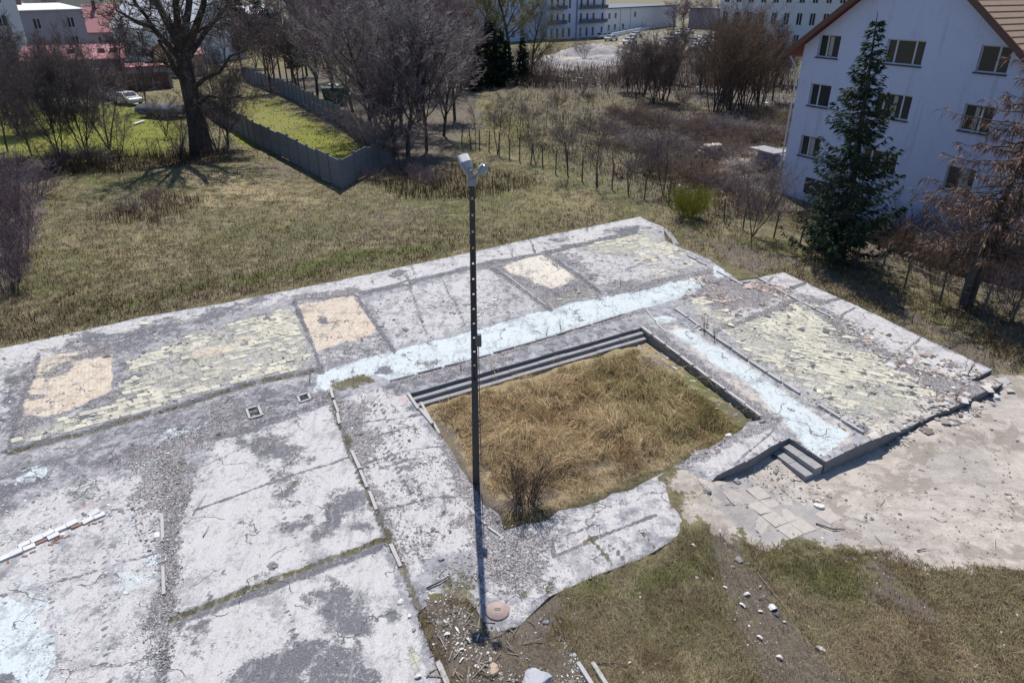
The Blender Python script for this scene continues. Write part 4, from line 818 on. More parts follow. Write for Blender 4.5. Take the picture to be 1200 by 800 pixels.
for (bx, by, ty, m, ws), lab in zip(far, FLAB): pl(m, 'bare_tree', bx, by, ty, lab, group='bare trees on the far plot', ws=ws*1.3, mats=m_twig if m is T3 else None)
DL = ['first right of the tall tan house','second right of the tall tan house','third right of the tall tan house','left of the low white roofed house','right of the low white roofed house','above the row of pines','above the left end of the grove','first behind the grove','second behind the grove','third behind the grove','left of the blue apartment block','touching the blue apartment block','right of the low white hall','left of the grey shed','behind the grey shed','between grey shed and office block','behind the block of flats','behind the lavender house','behind the raspberry red roof','behind the white metal roof','left of the huge tree crown','within the huge tree crown','right of the huge tree crown','nearest the low white hall']
for i, (bx, ty) in enumerate([(250,-14),(275,-8),(300,-16),(325,-10),(352,-20),(380,-14),(405,-8),(430,-18),(455,-12),(480,-16),(505,-10),(530,-18),(800,-6),(812,0),(826,-8),(836,2),(60,-12),(90,-16),(120,-10),(148,-14),(165,-20),(218,-18),(236,-14),(790,-4)]):
    pl(T1 if i % 3 else T3, 'bare_tree', bx, 27+(i*5) % 9, ty, ('hazy bare tree in the far tree line, %s' % DL[i]), group='distant tree line', ws=1.9, mats=m_twigp)
# bushes
GB = 'bushes on the meadow edge'
for i, (bx, by, h, m, mt, lab) in enumerate([(10,345,2.6,B1,m_twigp,'purple twiggy thicket at the left border, nearest the slab'),(25,300,2.6,B1,m_twigp,'purple twiggy thicket at the left border above the nearest one'),(0,310,3.2,B1,m_twigp,'tall purple thicket at the very left border'),(30,262,2.6,B1,m_twigp,'purple thicket in the middle of the left border'),(8,262,3.4,B1,m_twigp,'dense purple thicket behind the left middle one'),
    (38,232,2.6,B3,m_twigp,'tangled purple thicket below the forked tree'),(12,225,3.6,B1,m_twigp,'high thicket on the left border under the trees'),(90,196,2.2,B3,m_twig,'low dark thicket under the slim trees'),(65,200,2.2,B3,m_twig,'low dark thicket under the forked tree'),(115,194,1.8,B3,m_twig,'low dark bramble at the end of the wire fence'),
    (222,182,1.9,B3,m_twig,'bramble at the foot of the huge trunk'),(255,180,1.9,B3,m_twig,'bramble right of the huge trunk'),(180,236,.9,B3,m_twigp,'flat purple bush on the meadow'),(150,250,.9,B3,m_twigp,'faint purple bush on the meadow left of the flat one'),
    (508,218,1.5,B3,m_brown,'dark brown bramble mound left of the lamp head'),(490,212,1.2,B3,m_brown,'low brown bramble beside the dark mound'),(438,214,1.2,B3,m_brown,'bramble at the fence corner'),(470,206,1.4,B3,m_brown,'bramble under the grove'),
    (806,258,2.2,B4,m_yel,'round yellow-green bush beyond the slab corner'),(615,600,1.25,R1,m_brown,'upright clump of dry brown stalks in the sunken bed'),
    (870,250,1.5,B3,m_twig,'bramble right of the yellow-green bush'),(900,262,1.5,B3,m_twig,'bramble along the fence left of the spruce'),(935,272,1.7,B2,m_twig,'bush at the left foot of the spruce'),(1040,300,2.2,B2,m_brown,'brown bush right of the spruce'),(1070,318,2.2,B2,m_twig,'bush between spruce and larch'),(1095,335,2.4,B2,m_brown,'bush at the foot of the larch'),(1010,318,1.2,B3,m_twig,'bramble on the fence below the spruce'),
    (1160,330,2.2,B2,m_twig,'bush behind the larch'),(1190,352,1.8,B3,m_brown,'bramble at the right border'),(1060,285,2.4,B2,m_twig,'tall bush by the white house wall'),(1110,300,2.6,B2,m_twig,'tall bush under the larch by the wall'),(620,88,5,B2,m_brown,'round brown bush before the apartment block'),(636,100,4,B2,m_twigp,'reddish bush on the edge of the far plot')]):
    place(m, 'bush', bx, by, h*(1.2 if m is R1 else 1), lab, 'bush', GB, mats=None, ws=1.7 if m is R1 else 1)
# brush heaps on the cleared plot
HL = ['brush heap under the far tree clump, its left end','brush heap under the far tree clump, middle','brush heap in the back row below the broad clump','brush heap in the back row left of the house, second','brush heap in the back row near the house corner','brush heap touching the white house edge','brush heap at the left end of the cleared plot','brush heap at the left of the middle row','brush heap in the middle row behind the log pile','brush heap above the log pile','brush heap right of the bare sandy patch','brush heap under the white shed roof','brush heap left of the log pile','brush heap in front of the log pile','low brush heap behind the yellow-green bush','low brush heap beside the boards','small brush heap at the back left by the trees','brush heap at the back right by the trees']
for i, (bx, by, h) in enumerate([(760,145,2),(790,150,2.2),(820,155,2),(850,150,2),(880,160,2.2),(905,165,2),(735,160,1.6),(765,172,1.8),(800,178,2),(835,170,2),(870,190,2),(895,205,1.8),(780,195,1.8),(810,204,1.6),(840,222,1.2),(870,222,1.4),(750,140,1.5),(905,140,2)]):
    place(B5, 'brush_heap', bx, by, h*.95, HL[i], 'brush heap', 'heaps of cut brushwood', ws=(1.4,2.1,1.7)[i % 3], mats=(m_twig, m_brown, m_twigp, m_twigw)[i % 4])

for i, (bx, by, h, m, ws, lab) in enumerate([(700,150,1.5,B5,1.7,'grey bush heap in the middle of the weedy plot'),(715,172,1.2,B5,1.4,'low heap of twigs behind the young fence trees'),(660,165,1.3,B3,1.3,'bramble behind the first young fence trees'),(735,135,1.6,B5,1.6,'dark scrubby heap below the far tree clump'),(690,118,1.6,B2,1.2,'brown bush left of the far tree clump'),(655,122,1.8,B2,1.2,'brown bush on the upper left of the weedy plot'),(620,140,1.5,B3,1.2,'grey bramble near the dark spruces'),(585,150,1.6,B2,1.1,'brown bush behind the start of the post fence'),(800,120,1.8,B2,1.3,'bush between the two far tree clumps'),(720,98,1.8,B2,1.4,'bush before the rubble heaps'),(770,95,2,B3,1.4,'bramble behind the far tree clump'),(825,215,1.3,B5,1.3,'twig heap left of the low dark mound'),(745,205,1.2,B3,1.3,'bramble right behind the fence trees')]):
    place(m, 'bush', bx, by, h, lab, 'bush', GB, ws=ws, mats=(m_twig, m_brown)[i % 2])
# --- conifers
m_needle = material('spruce_needles', lambda n: n.mix(n.nnoise(n.coord(), 1.6, 4), (.014,.032,.022), (.045,.075,.035)), .8, .2)
m_needle2 = material('dark_needles', lambda n: n.mix(n.nnoise(n.coord(), .9, 4), (.014,.03,.022), (.04,.065,.035)), .85, .15)
m_larch = material('rusty_larch_twigs', lambda n: n.mix(n.nnoise(n.coord(), 2, 4), (.14,.088,.068), (.27,.18,.14)), .9, .1)
def leaves(Pn, D, L, Wd, R, droop=0.0):
    """narrow leaf faces from points Pn along directions D"""
    Pn = np.array(Pn); D = np.array(D); D = D/(np.linalg.norm(D, axis=1, keepdims=True)+1e-9); N = len(Pn)
    ref = R.normal(0, 1, (N, 3)); s = np.cross(D, ref); s /= np.linalg.norm(s, axis=1, keepdims=True)+1e-9
    L = (L*R.uniform(.6, 1.3, N))[:, None]; W_ = (Wd*R.uniform(.6, 1.3, N))[:, None]
    m = Pn+D*L*.5; t = Pn+D*L+np.array([0, 0, -droop])*L
    V = np.stack([Pn, m+s*W_, t, m-s*W_], 1).reshape(-1, 3); o = np.arange(N)[:, None]*4
    return V, o+np.array([[0,1,2,3]])
def spruce_model(seed, Hh, rad, whorls, per, nl, leafL, leafW, mat, prof=.8, up=.25):
    R = np.random.default_rng(seed); S = [(0,0,-.2, 0,0,Hh*.5, .022*Hh/1.3, .012*Hh,0), (0,0,Hh*.5, 0,0,Hh, .012*Hh, .01, 0)]; PN = []; DN = []
    for w_ in range(whorls):
        z = Hh*(.06+.93*(w_/whorls)); Lb = rad*((1-z/Hh)**prof)*R.uniform(.85, 1.1)+.08
        for k in range(per):
            a = R.uniform(0, 6.28); L = Lb*R.uniform(.65, 1.18); zz = z+R.uniform(-.2, .2); d = np.array([math.cos(a), math.sin(a), 0]); ns = 6; pts = []
            for i in range(ns+1):
                t = i/ns; pts.append(np.array([0, 0, zz])+d*L*t+np.array([0, 0, L*(-.55*t+.40*t*t+up*t**3)]))
            for i in range(ns): S.append((*pts[i], *pts[i+1], .03*(1-i/ns)*L/2+.006, .03*(1-(i+1)/ns)*L/2+.004, 0))
            n = max(8, int(nl*L/rad))
            tt = R.uniform(.12, 1.03, n)
            for t in tt:
                i = min(int(t*ns), ns-1); p = pts[i]+(pts[i+1]-pts[i])*(t*ns-i); side = np.array([-d[1], d[0], 0])*R.choice([-1, 1]); wd = L*.24*(1-t*.7)*R.uniform(0, 1)
                q = p+side*wd+np.array([0, 0, -wd*.35]); PN.append(q); DN.append(d*.8+side*R.uniform(.2, .9)+np.array([0, 0, R.uniform(-.7, .1)]))
                PN.append(p+side*wd*.5); DN.append(side+d*.6+np.array([0, 0, R.uniform(-.6, .2)]))
    root = bpy.data.objects.new('m', None); S = np.array(S)
    V, Fc = tubes(S[:, :8], 5); a = mesh_np('trunk', V, Fc, m_bark, root, smooth=True)
    V, Fc = leaves(PN, DN, leafL, leafW, R, .15); b = mesh_np('crown', V, Fc, mat, root)
    for q in (a, b): COL.objects.unlink(q)
    return root, [a, b], Hh
SPR = spruce_model(3, 11.3, 2.45, 30, 7, 80, .25, .030, m_needle, .95, .42)
place(SPR, 'spruce_tree', 985, 308, hgt(985, 308, 16), 'tall dark green spruce in front of the white gabled house', 'spruce', None, rz=0, ws=1.1).rotation_euler = (0, -.075, 0)
place(SPR, 'spruce_tree', 958, 292, 3.6, 'small dark spruce at the left foot of the tall spruce', 'spruce', None, rz=2, ws=1.1)
SP2 = spruce_model(4, 12, 3.2, 22, 6, 30, .9, .13, m_needle2, .8)
for bx, by, ty, ws, lab in [(575,100,22,1.1,'darkest and tallest of the spruces behind the lamp head'),(557,104,45,1.1,'dark spruce on the left of the tallest far one'),(594,100,45,.9,'narrow dark spruce on the right of the tallest far one'),(612,92,42,.8,'small thin spruce before the willow'),(584,92,30,1,'dark spruce squeezed behind the far trio'),(262,62,-5,1.4,'broad dark evergreen behind the huge old tree'),(248,56,5,1.4,'dark evergreen touching the tan house'),(345,78,30,.9,'dark evergreen among the pines'),(283,56,-10,1.4,'dark evergreen right of the broad one')]:
    place(SP2, 'evergreen_tree', bx, by, hgt(bx, by, ty), lab, 'evergreen', 'dark evergreens in the background', ws=ws)
# pines: bare stems with tufted crowns
def pine_model(seed):
    R = np.random.default_rng(seed); S = [(0,0,-.2,.1,0,5,.17,.13,0),(.1,0,5,0,0,10,.13,.04,0)]; PN = []; DN = []
    for k in range(34):
        z = R.uniform(5.2, 10); a = R.uniform(0, 6.28); L = 2.6*(1-(z-5)/6.5)*R.uniform(.6, 1.1); e = np.array([math.cos(a)*L, math.sin(a)*L, z+.5]); S.append((.05,0,z,*e,.05,.015,0))
        for t in range(36):
            c = np.array([.05,0,z])+(e-np.array([.05,0,z]))*R.uniform(.45, 1.05)+R.normal(0, .22, 3); PN.append(c); DN.append(R.normal(0, 1, 3)+[0,0,.6])
    root = bpy.data.objects.new('m', None); S = np.array(S); V, Fc = tubes(S[:, :8], 6); a = mesh_np('trunk', V, Fc, m_brown, root, smooth=True)
    V, Fc = leaves(PN, DN, .42, .07, R); b = mesh_np('crown', V, Fc, m_needle2, root)
    for q in (a, b): COL.objects.unlink(q)
    return root, [a, b], 10.4
PIN = pine_model(8)
for bx, by, ty, lab in [(330,100,20,'pine with a bare stem over the far panel fence, leftmost of the pines'),(338,104,32,'pine with reddish stem second in the row of pines'),(344,106,28,'pine in the middle of the row behind the panel fence'),(351,110,36,'thin pine right of the middle one'),(322,96,10,'tall pine behind the row'),(358,112,40,'last pine on the right of the row'),(312,92,0,'tall pine at the back left of the row')]:
    place(PIN, 'pine_tree', bx, by, hgt(bx, by, ty), lab, 'pine', 'pines behind the panel fence')
# larches: drooping rusty branches
def larch_model(seed, lean):
    R = np.random.default_rng(seed); S = []; PN = []; DN = []; Hh = 10; tp_ = lambda z: np.array([lean*(z/10)**1.3, .1*math.sin(z), z])
    for i in range(12): S.append((*tp_(Hh*i/12-.2*(i == 0)), *tp_(Hh*(i+1)/12), .17*(1-i/12.5), .17*(1-(i+1)/12.5), 0))
    for k in range(125):
        z = R.uniform(2.0, 9.8); a = R.uniform(0, 6.28); L = (3.6*(1-(z/10.6)**1.7)+.6)*R.uniform(.5, 1.15); d = np.array([math.cos(a), math.sin(a), 0]); p = tp_(z); ns = 5
        for i in range(ns):
            q = p+d*L/ns+np.array([R.normal(0,.05), R.normal(0,.05), L/ns*(-.25+.14*i+R.normal(0, .12))]); S.append((*p, *q, .022*(1-i/ns)+.006, .022*(1-(i+1)/ns)+.006, 0))
            dense = 10 if R.random() < .8 else 3
            for _ in range(dense):
                c = p+(q-p)*R.random(); PN.append(c); DN.append(np.array([R.normal(0,.5), R.normal(0,.5), R.uniform(-1.2, .35)])+d*.5)
            p = q
    root = bpy.data.objects.new('m', None); S = np.array(S); V, Fc = tubes(S[:, :8], 5); a = mesh_np('trunk', V, Fc, m_bark, root, smooth=True)
    V, Fc = leaves(PN, DN, .34, .022, R, .35); b = mesh_np('crown', V, Fc, m_larch, root)
    for q in (a, b): COL.objects.unlink(q)
    return root, [a, b], Hh
LA = larch_model(2, .7); LB = larch_model(3, 1.6)
place(LA, 'larch_tree', 1126, 363, hgt(1126, 363, 40)*1.0, 'rusty brown larch leaning right, at the right end of the fence', 'larch', 'rusty larches', rz=0)
place(LB, 'larch_tree', 1134, 360, hgt(1134, 360, 40), 'second rusty larch leaning out of the picture at the right', 'larch', 'rusty larches', rz=0)
place(LA, 'larch_tree', 1215, 330, 8.5, 'rusty larch at the right border before the house', 'larch', 'rusty larches', rz=2)

# ================================================================== FENCES
m_panel = plain('grey_fence_concrete', (.17,.175,.19), .9, .3, 1.5, .4)
m_wood = plain('weathered_wood', (.12,.10,.085), .9, .4, 9, .5)
m_wire = plain('dull_wire', (.10,.10,.10), .6, .2)
m_white = plain('white_paint', (.72,.72,.72), .6, .08, 3, .1)
def panel_mesh(L, hh):
    mb = MB(); n = 4
    for k in range(n): mb.box(0, L, -.025-.004*(k % 2), .025+.004*(k % 2), k*hh/n+.012, (k+1)*hh/n)
    return mb
def gz1(x, y): return float(ground_z(np.array([x]), np.array([y]))[0])
def concrete_fence(pts, label, hh=1.95, bay=2.05):
    root = empty('panel_fence', (*pts[0], -.3), 0, label, 'fence', 'precast concrete panel fences'); o0 = np.array([pts[0][0], pts[0][1], -.3]); pm = None; qm = None
    for a, b in zip(pts[:-1], pts[1:]):
        a = np.array(a, float); b = np.array(b, float); L = np.linalg.norm(b-a); n = max(1, round(L/bay)); an = math.atan2(*(b-a)[::-1])
        for i in range(n+1):
            p = a+(b-a)*i/n; z = gz1(*p)-.05+(.08*math.sin(i*1.7)+.05*(i % 3 == 0))
            if pm is None:
                pm = MB().box(-.07,.07,-.08,.08,-.2,hh+.12).build('post', m_panel, root); qm = panel_mesh(bay-.1, hh).build('panel', m_panel, root); q_ = pm; r_ = qm
            else: q_ = inst(pm, 'post', root); r_ = inst(qm, 'panel', root) if i < n else None
            q_.location = (p[0]-o0[0], p[1]-o0[1], z-o0[2]); q_.rotation_euler[2] = an
            if r_ and i < n:
                r_.location = (p[0]-o0[0]+.06*math.cos(an), p[1]-o0[1]+.06*math.sin(an), z-o0[2]); r_.rotation_euler[2] = an; r_.scale[0] = (L/n-.12)/(bay-.1)
C = lambda x, y, z=-.3: tuple(P(x, y, z)[:2])
concrete_fence([C(402,224), C(352,196), C(300,168), C(262,146), C(232,124), C(222,108)], 'grey concrete panel fence running back from the fence corner past the huge tree')
concrete_fence([C(402,224), C(458,190)], 'short run of grey concrete panels at the fence corner by the grove')
concrete_fence([C(458,188), C(400,150), C(340,116), C(286,94)], 'far grey concrete panel fence on the other side of the narrow yard')
def post_fence(pxs, label, h=1.5, lean=.05, wires=3, r=.05, mat=None, name='post_fence', grp='wire fences on posts'):
    pts = [C(*p) for p in pxs]; o0 = np.array([*pts[0], gz1(*pts[0])]); root = empty(name, o0, 0, label, 'fence', grp); base = None; tops = []
    for i, p in enumerate(pts):
        z = gz1(*p); hh = h*RNG.uniform(.85, 1.1); lx, ly = RNG.normal(0, lean, 2)
        if base is None: base = MB().tube([(0,0,-.2),(0,0,.8),(0,0,1.0)], [1,.95,.85], 7).build('post', mat or m_wood, root); o = base
        else: o = inst(base, 'post', root)
        o.location = (p[0]-o0[0], p[1]-o0[1], z-o0[2]); o.scale = (r, r, hh); o.rotation_euler = (lx, ly, RNG.uniform(0, 3)); tops.append(np.array([p[0]-o0[0], p[1]-o0[1], z-o0[2]]))
    for w_ in range(wires):
        f = (w_+.6)/wires*h*.92; pp = []
        for a, b in zip(tops[:-1], tops[1:]):
            for t in (0, .5): pp.append(a+(b-a)*t+np.array([0, 0, f-(.05 if t else 0)]))
        pp.append(tops[-1]+np.array([0, 0, f])); MB().tube(pp, .009, 3, False).build('wire', m_wire, root)
post_fence([(541,172),(552,175),(562,176),(573,179),(585,184),(597,187),(609,190),(622,194),(636,197),(651,205),(665,206),(682,214),(700,218),(717,224),(736,229),(755,236),(783,244)], 'long row of dark posts with sagging wires crossing the meadow behind the lamp', 1.7, .04)
post_fence([(848,262),(870,272),(906,282),(936,292),(968,305),(1000,318),(1030,330),(1059,340),(1100,358),(1150,372),(1185,378),(1230,400)], 'wire fence with posts in front of the spruce and the larches', 1.4, .05, 4, .045)
post_fence([(108,194),(120,192),(133,190),(147,189),(160,187),(176,186),(190,184),(204,183)], 'low wire fence along the bright lawn on the left', 1.5, .03, 5, .03)
post_fence([(640,103),(660,105),(684,107),(712,110),(740,114)], 'far post fence before the rubble plot', 1.6, .05, 3, .05)

# ================================================================== LAMP POST
m_pole = plain('dark_pole_concrete', (.085,.08,.08), .9, .3, 5, .5); m_lamp = plain('grey_lamp_housing', (.30,.315,.35), .55, .12, 6, .1, .5); m_lens = plain('dull_lens', (.30,.36,.38), .15, .2, 4, .05, .8); m_steel = plain('dark_steel', (.12,.125,.14), .5, .2, 8, .2, .5)
pb = P(558, 567, -.12); root = empty('lamp_post', pb, 0, 'tall dark concrete lattice lamp post standing at the edge of the sunken bed', 'lamp post')
hp = P3(553, 212, pb[1])-pb; Hp = hp[2]; lx = hp[0]/Hp
zs = .40*Hp
def ax_(z): return lx*z
q = MB(); q.beam((0,0,-.2),(ax_(zs),0,zs),.185,.17,(0,1,0),.155,.15); q.build('lower_shaft', m_pole, root)
for s in (-1, 1): MB().beam((ax_(zs)+s*.056,0,zs-.01),(ax_(Hp)+s*.040,0,Hp),.050,.14,(0,1,0),.040,.11).build('chord', m_pole, root)
nr = 13; r0_ = None
for i in range(nr):
    z = zs+(Hp-zs)*(i+.5)/nr; wd_ = .055-.02*(i/nr); ro = MB().box(-.5,.5,-.05,.05,-.155,.155).build('rung', m_pole, root) if r0_ is None else inst(r0_, 'rung', root); r0_ = r0_ or ro
    ro.location = (ax_(z), 0, z); ro.scale = (wd_, 1, 1)
bxz = zs+.06*Hp*2.2; MB().box(-.07,.07,-.06,.06,-.16,.16).build('fuse_box', m_steel, root, bevel=.01).location = (ax_(bxz)+.11, -.03, bxz)
MB().tube([(ax_(zs)+.11,-.1,.6),(ax_(bxz)+.11,-.09,bxz)],.012,6).build('cable_pipe', m_steel, root)
# heads
MB().box(-.10,.10,-.09,.09,-.10,.06).build('cap', m_lamp, root, bevel=.015).location = (ax_(Hp), 0, Hp)
ar = MB(); ar.tube([(0,0,-.05),(0,-.05,.16),(-.02,-.10,.26)],[.05,.05,.045],8); ar.tube([(.02,0,-.02),(.10,-.02,.14),(.17,-.04,.22)],[.035,.032,.03],8); ar.build('bracket', m_lamp, root, True).location = (ax_(Hp), 0, Hp)
hd = MB()
def ring(mb, secs, n=14):
    b = len(mb.v)
    for (c, rx, rz, k) in secs:
        for i in range(n):
            a = 2*math.pi*i/n; cx_ = math.copysign(abs(math.cos(a))**k, math.cos(a)); sx_ = math.copysign(abs(math.sin(a))**k, math.sin(a)); mb.v.append((c[0]+rx*cx_, c[1], c[2]+rz*sx_))
    for j in range(len(secs)-1):
        for i in range(n): mb.f.append((b+j*n+i, b+j*n+(i+1)%n, b+(j+1)*n+(i+1)%n, b+(j+1)*n+i))
    mb.f.append(tuple(b+i for i in range(n))[::-1]); mb.f.append(tuple(b+(len(secs)-1)*n+i for i in range(n)))
ring(hd, [((0,-.30,-.13),.07,.06,.6),((0,-.22,-.06),.12,.10,.55),((0,-.06,0),.155,.125,.45),((0,.20,0),.155,.125,.4),((0,.25,0),.13,.105,.4)])
h1 = hd.build('lamp_head', m_lamp, root); h1.location = (ax_(Hp)-.13, .10, Hp+.36); h1.rotation_euler = (.45, -.25, .25); h1.scale = (.85,.85,.85)
l1 = MB().box(-.12,.12,-.04,.18,-.145,-.12).build('lens', m_lens, h1, bevel=.01)
hd = MB(); ring(hd, [((0,.06,0),.03,.03,1),((0,.02,0),.09,.10,1),((0,-.06,0),.135,.155,1),((0,-.13,0),.15,.175,1),((0,-.14,0),.14,.165,1)], 18)
h2 = hd.build('lamp_head', m_lamp, root, True); h2.location = (ax_(Hp)+.20, -.04, Hp+.28); h2.rotation_euler = (.15, .55, .75); h2.scale = (.85,.85,.85)
g_ = MB(); ring(g_, [((0,-.141,0),.135,.158,1),((0,-.17,0),.10,.12,1),((0,-.185,0),.03,.04,1)], 16); g_.build('lens', m_lens, h2, True)

# ================================================================== STEPS, KERBS, COVERS
m_kerb = plain('pale_kerb', (.42,.41,.40), .85, .2, 7, .5)
def steps(p0, p1, inward, treads, rise, label, grp='concrete steps', td=.32):
    """treads going down from edge p0-p1 towards inward"""
    p0 = np.array(p0); p1 = np.array(p1); L = np.linalg.norm(p1-p0); an = math.atan2(*(p1-p0)[::-1]); root = empty('concrete_steps', (*p0, 0), an, label, 'steps', grp)
    s = 1 if np.dot(np.array([-math.sin(an), math.cos(an)]), np.array(inward)-p0) > 0 else -1
    for k in range(treads):
        y0, y1 = s*(.01+k*td), s*(td-.005+k*td); mb = MB(); n = max(2, int(L/1.2))
        for i in range(n): mb.box(L*i/n+.006, L*(i+1)/n-.006, min(y0,y1), max(y0,y1), -.75, -(k+1)*rise+.006*math.sin(i*2.1+k))
        mb.build('step', m_conc, root)
    return root
C0 = lambda x, y: tuple(P(x, y, 0)[:2])
steps(C0(481,461), C0(752,384), C0(640,500), 2, .125, 'two long concrete steps along the rear edge of the sunken bed', td=.24)
steps(C0(925,513), C0(966,541), C0(915,540), 2, .15, 'short flight of two steps down to the sandy yard at the slab corner')
steps(C0(777,266), C0(790,285), C0(800,268), 2, .10, 'small dark steps at the far corner of the slab')
def strip(name, pts, w_, h_, mat, label, cat='kerb', grp='narrow pale kerb strips', gap=.015, step=.9, z=0):
    pw = [P(*p)[:2] for p in pts]; root = empty(name, (*pw[0], z), 0, label, cat, grp); first = True
    for a, b in zip(pw[:-1], pw[1:]):
        L = np.linalg.norm(b-a); n = max(1, round(L/step)); an = math.atan2(*(b-a)[::-1])
        for i in range(n):
            p = a+(b-a)*i/n-pw[0]
            if RNG.random() < .10 and i: continue
            Lk = (L/n-gap)*RNG.uniform(.8, 1); o = MB().beam((0,0,-.02), (Lk,RNG.normal(0,.012),-.02), w_*RNG.uniform(.75,1), .04+h_*2*RNG.uniform(.7, 1.2), (0,0,1), w_*RNG.uniform(.7,1.05), .04+h_*2*RNG.uniform(.7, 1.2)).build('kerb_stone', mat, root); o.location = (*p, 0); o.rotation_euler = (RNG.normal(0,.03), RNG.normal(0,.008), an+RNG.normal(0,.02))
strip('kerb', [(387,455),(400,500)], .10, .035, m_kerb, 'short pale kerb strip at the top of the mossy joint')
strip('kerb', [(412,528),(445,603)], .10, .035, m_kerb, 'pale kerb strip in the middle of the mossy joint')
strip('kerb', [(458,638),(472,670)], .11, .035, m_kerb, 'pale kerb strip lower down the mossy joint, left of the lamp shadow')
strip('kerb', [(513,775),(532,820)], .11, .035, m_kerb, 'pale kerb strip at the bottom edge beside the debris')
strip('kerb', [(190,604),(192,698)], .075, .05, m_kerb, 'thin upright pale kerb in the dark gravel on the left')
strip('kerb', [(478,462),(508,499)], .12, .06, m_kerb, 'pale kerb at the left end of the long steps')
strip('kerb', [(493,469),(507,492),(516,506)], .09, .0, m_kerb, 'second thinner kerb at the left end of the long steps', z=-.05)
strip('kerb', [(752,383),(896,491)], .12, .03, m_kerb, 'long pale kerb on the right edge of the sunken bed')
strip('kerb', [(757,363),(768,378),(782,390)], .07, .04, m_kerb, 'bent thin kerb at the far corner of the sunken bed')
strip('kerb', [(792,363),(840,397),(900,438),(960,476),(1016,511)], .10, .07, m_kerb, 'long thin wall base between pale strip and yellow tiled room')
strip('kerb', [(806,300),(840,318),(872,335)], .10, .06, m_kerb, 'pale edge strip near the far corner of the slab')
strip('kerb', [(889,327),(925,347),(975,373)], .10, .06, m_kerb, 'pale edge strip between pink floor and outer walkway')
strip('kerb', [(590,320),(640,358)], .08, .03, m_kerb, 'thin strip between grey screed and cream board')
strip('kerb', [(457,446),(552,421),(653,392),(754,361)], .08, .03, m_conc, 'long low strip on the front side of the blue tiled corridor')
strip('kerb', [(548,594),(572,618),(590,630)], .07, .04, m_kerb, 'rusty pale edge strip where the lamp post stands')
# crooked outer walkway plate
# remains of brick walls: single bricks
m_brickw = plain('white_painted_brick', (.60,.59,.59), .85, .2, 9, .4); m_brickr = plain('red_brick', (.24,.15,.12), .9, .3, 9, .5)
pa, pb2 = P(-6,659), P(122,602); root = empty('brick_wall_remains', pa, 0, 'low remains of a white painted brick wall on the left floor', 'wall remains'); an = math.atan2((pb2-pa)[1], (pb2-pa)[0]); L = np.linalg.norm(pb2-pa); bw = None; br = None
for row_ in range(2):
    for i in range(int(L/.26)):
        if RNG.random() < (.12, .4)[row_]: continue
        p = (pb2-pa)/L*(i*.26+.06*row_)+np.array([-math.sin(an), math.cos(an), 0])*(.15-.16*row_); red = row_ == 1 and RNG.random() < .22
        if red and br is None: br = MB().box(0,.25,-.05,.05,-.01,.028).build('brick', m_brickr, root, bevel=.008); o = br
        elif not red and bw is None: bw = MB().box(0,.25,-.09,.09,-.01,.045).build('brick', m_brickw, root, bevel=.008); o = bw
        else: o = inst(br if red else bw, 'brick', root)
        o.location = (p[0], p[1], RNG.uniform(0,.02)); o.rotation_euler = (RNG.normal(0,.05), RNG.normal(0,.05), an+RNG.normal(0,.05))
for k in range(16):
    f = RNG.random(); p = (pb2-pa)*f+np.array([math.sin(an), -math.cos(an), 0])*RNG.uniform(.16, .26); o = inst(br or bw, 'brick', root, p, (0, 0, RNG.uniform(0, 3)), .5)
pa, pb2 = P(122,600), P(128,547); root = empty('brick_wall_remains', pa, 0, 'short remains of a red brick wall joining the white one', 'wall remains'); n = int(np.linalg.norm(pb2-pa)/.26)
an = math.atan2((pb2-pa)[1], (pb2-pa)[0])
for i in range(n):
    o = inst(br, 'brick', root, (pb2-pa)*i/n-np.array([0,0,.035]), (RNG.normal(0,.04), 0, an+RNG.normal(0,.1)), (1,.5,.7))
# shafts in the floor
m_black = plain('shaft_shade_black', (.03,.03,.03), 1, .4)  # painted darkness for the inside of the shafts
def shaft(x0, y0, x1, y1, x2, y2, label):
    a, b, c = P(x0,y0), P(x1,y1), P(x2,y2); u = b-a; v = c-a; root = empty('floor_shaft', a, 0, label, 'shaft', 'square shafts in the floor')
    mb = MB(); mb.add([(0,0,.012), u+[0,0,.012], u+v+[0,0,.012], v+[0,0,.012]], [(0,1,2,3)]); mb.build('opening_shade', m_black, root)  # flat black sheet paints the shaft's inner shade, floor is not cut
    fr = MB(); e = .05; q = [np.zeros(3), u, u+v, v]
    for i in range(4): fr.beam(q[i]+[0,0,.02], q[(i+1)%4]+[0,0,.02], .07, .05)
    fr.build('frame', m_kerb, root)
    rb = MB()
    for k in range(14):
        p = u*RNG.uniform(.15,.85)+v*RNG.uniform(.15,.85); s = RNG.uniform(.02,.05); rb.add([p+[s,0,.013],p+[0,s,.013],p+[-s,0,.013],p+[0,-s*.8,.013],p+[0,0,.013+s]], [(0,1,4),(1,2,4),(2,3,4),(3,0,4)])
    rb.build('rubble', m_conc, root)
shaft(293,491,307,487,289,480,'square open shaft in the floor above the pale screed room'); shaft(352,472,364,468,349,465,'dark square shaft next to the mossy corner')
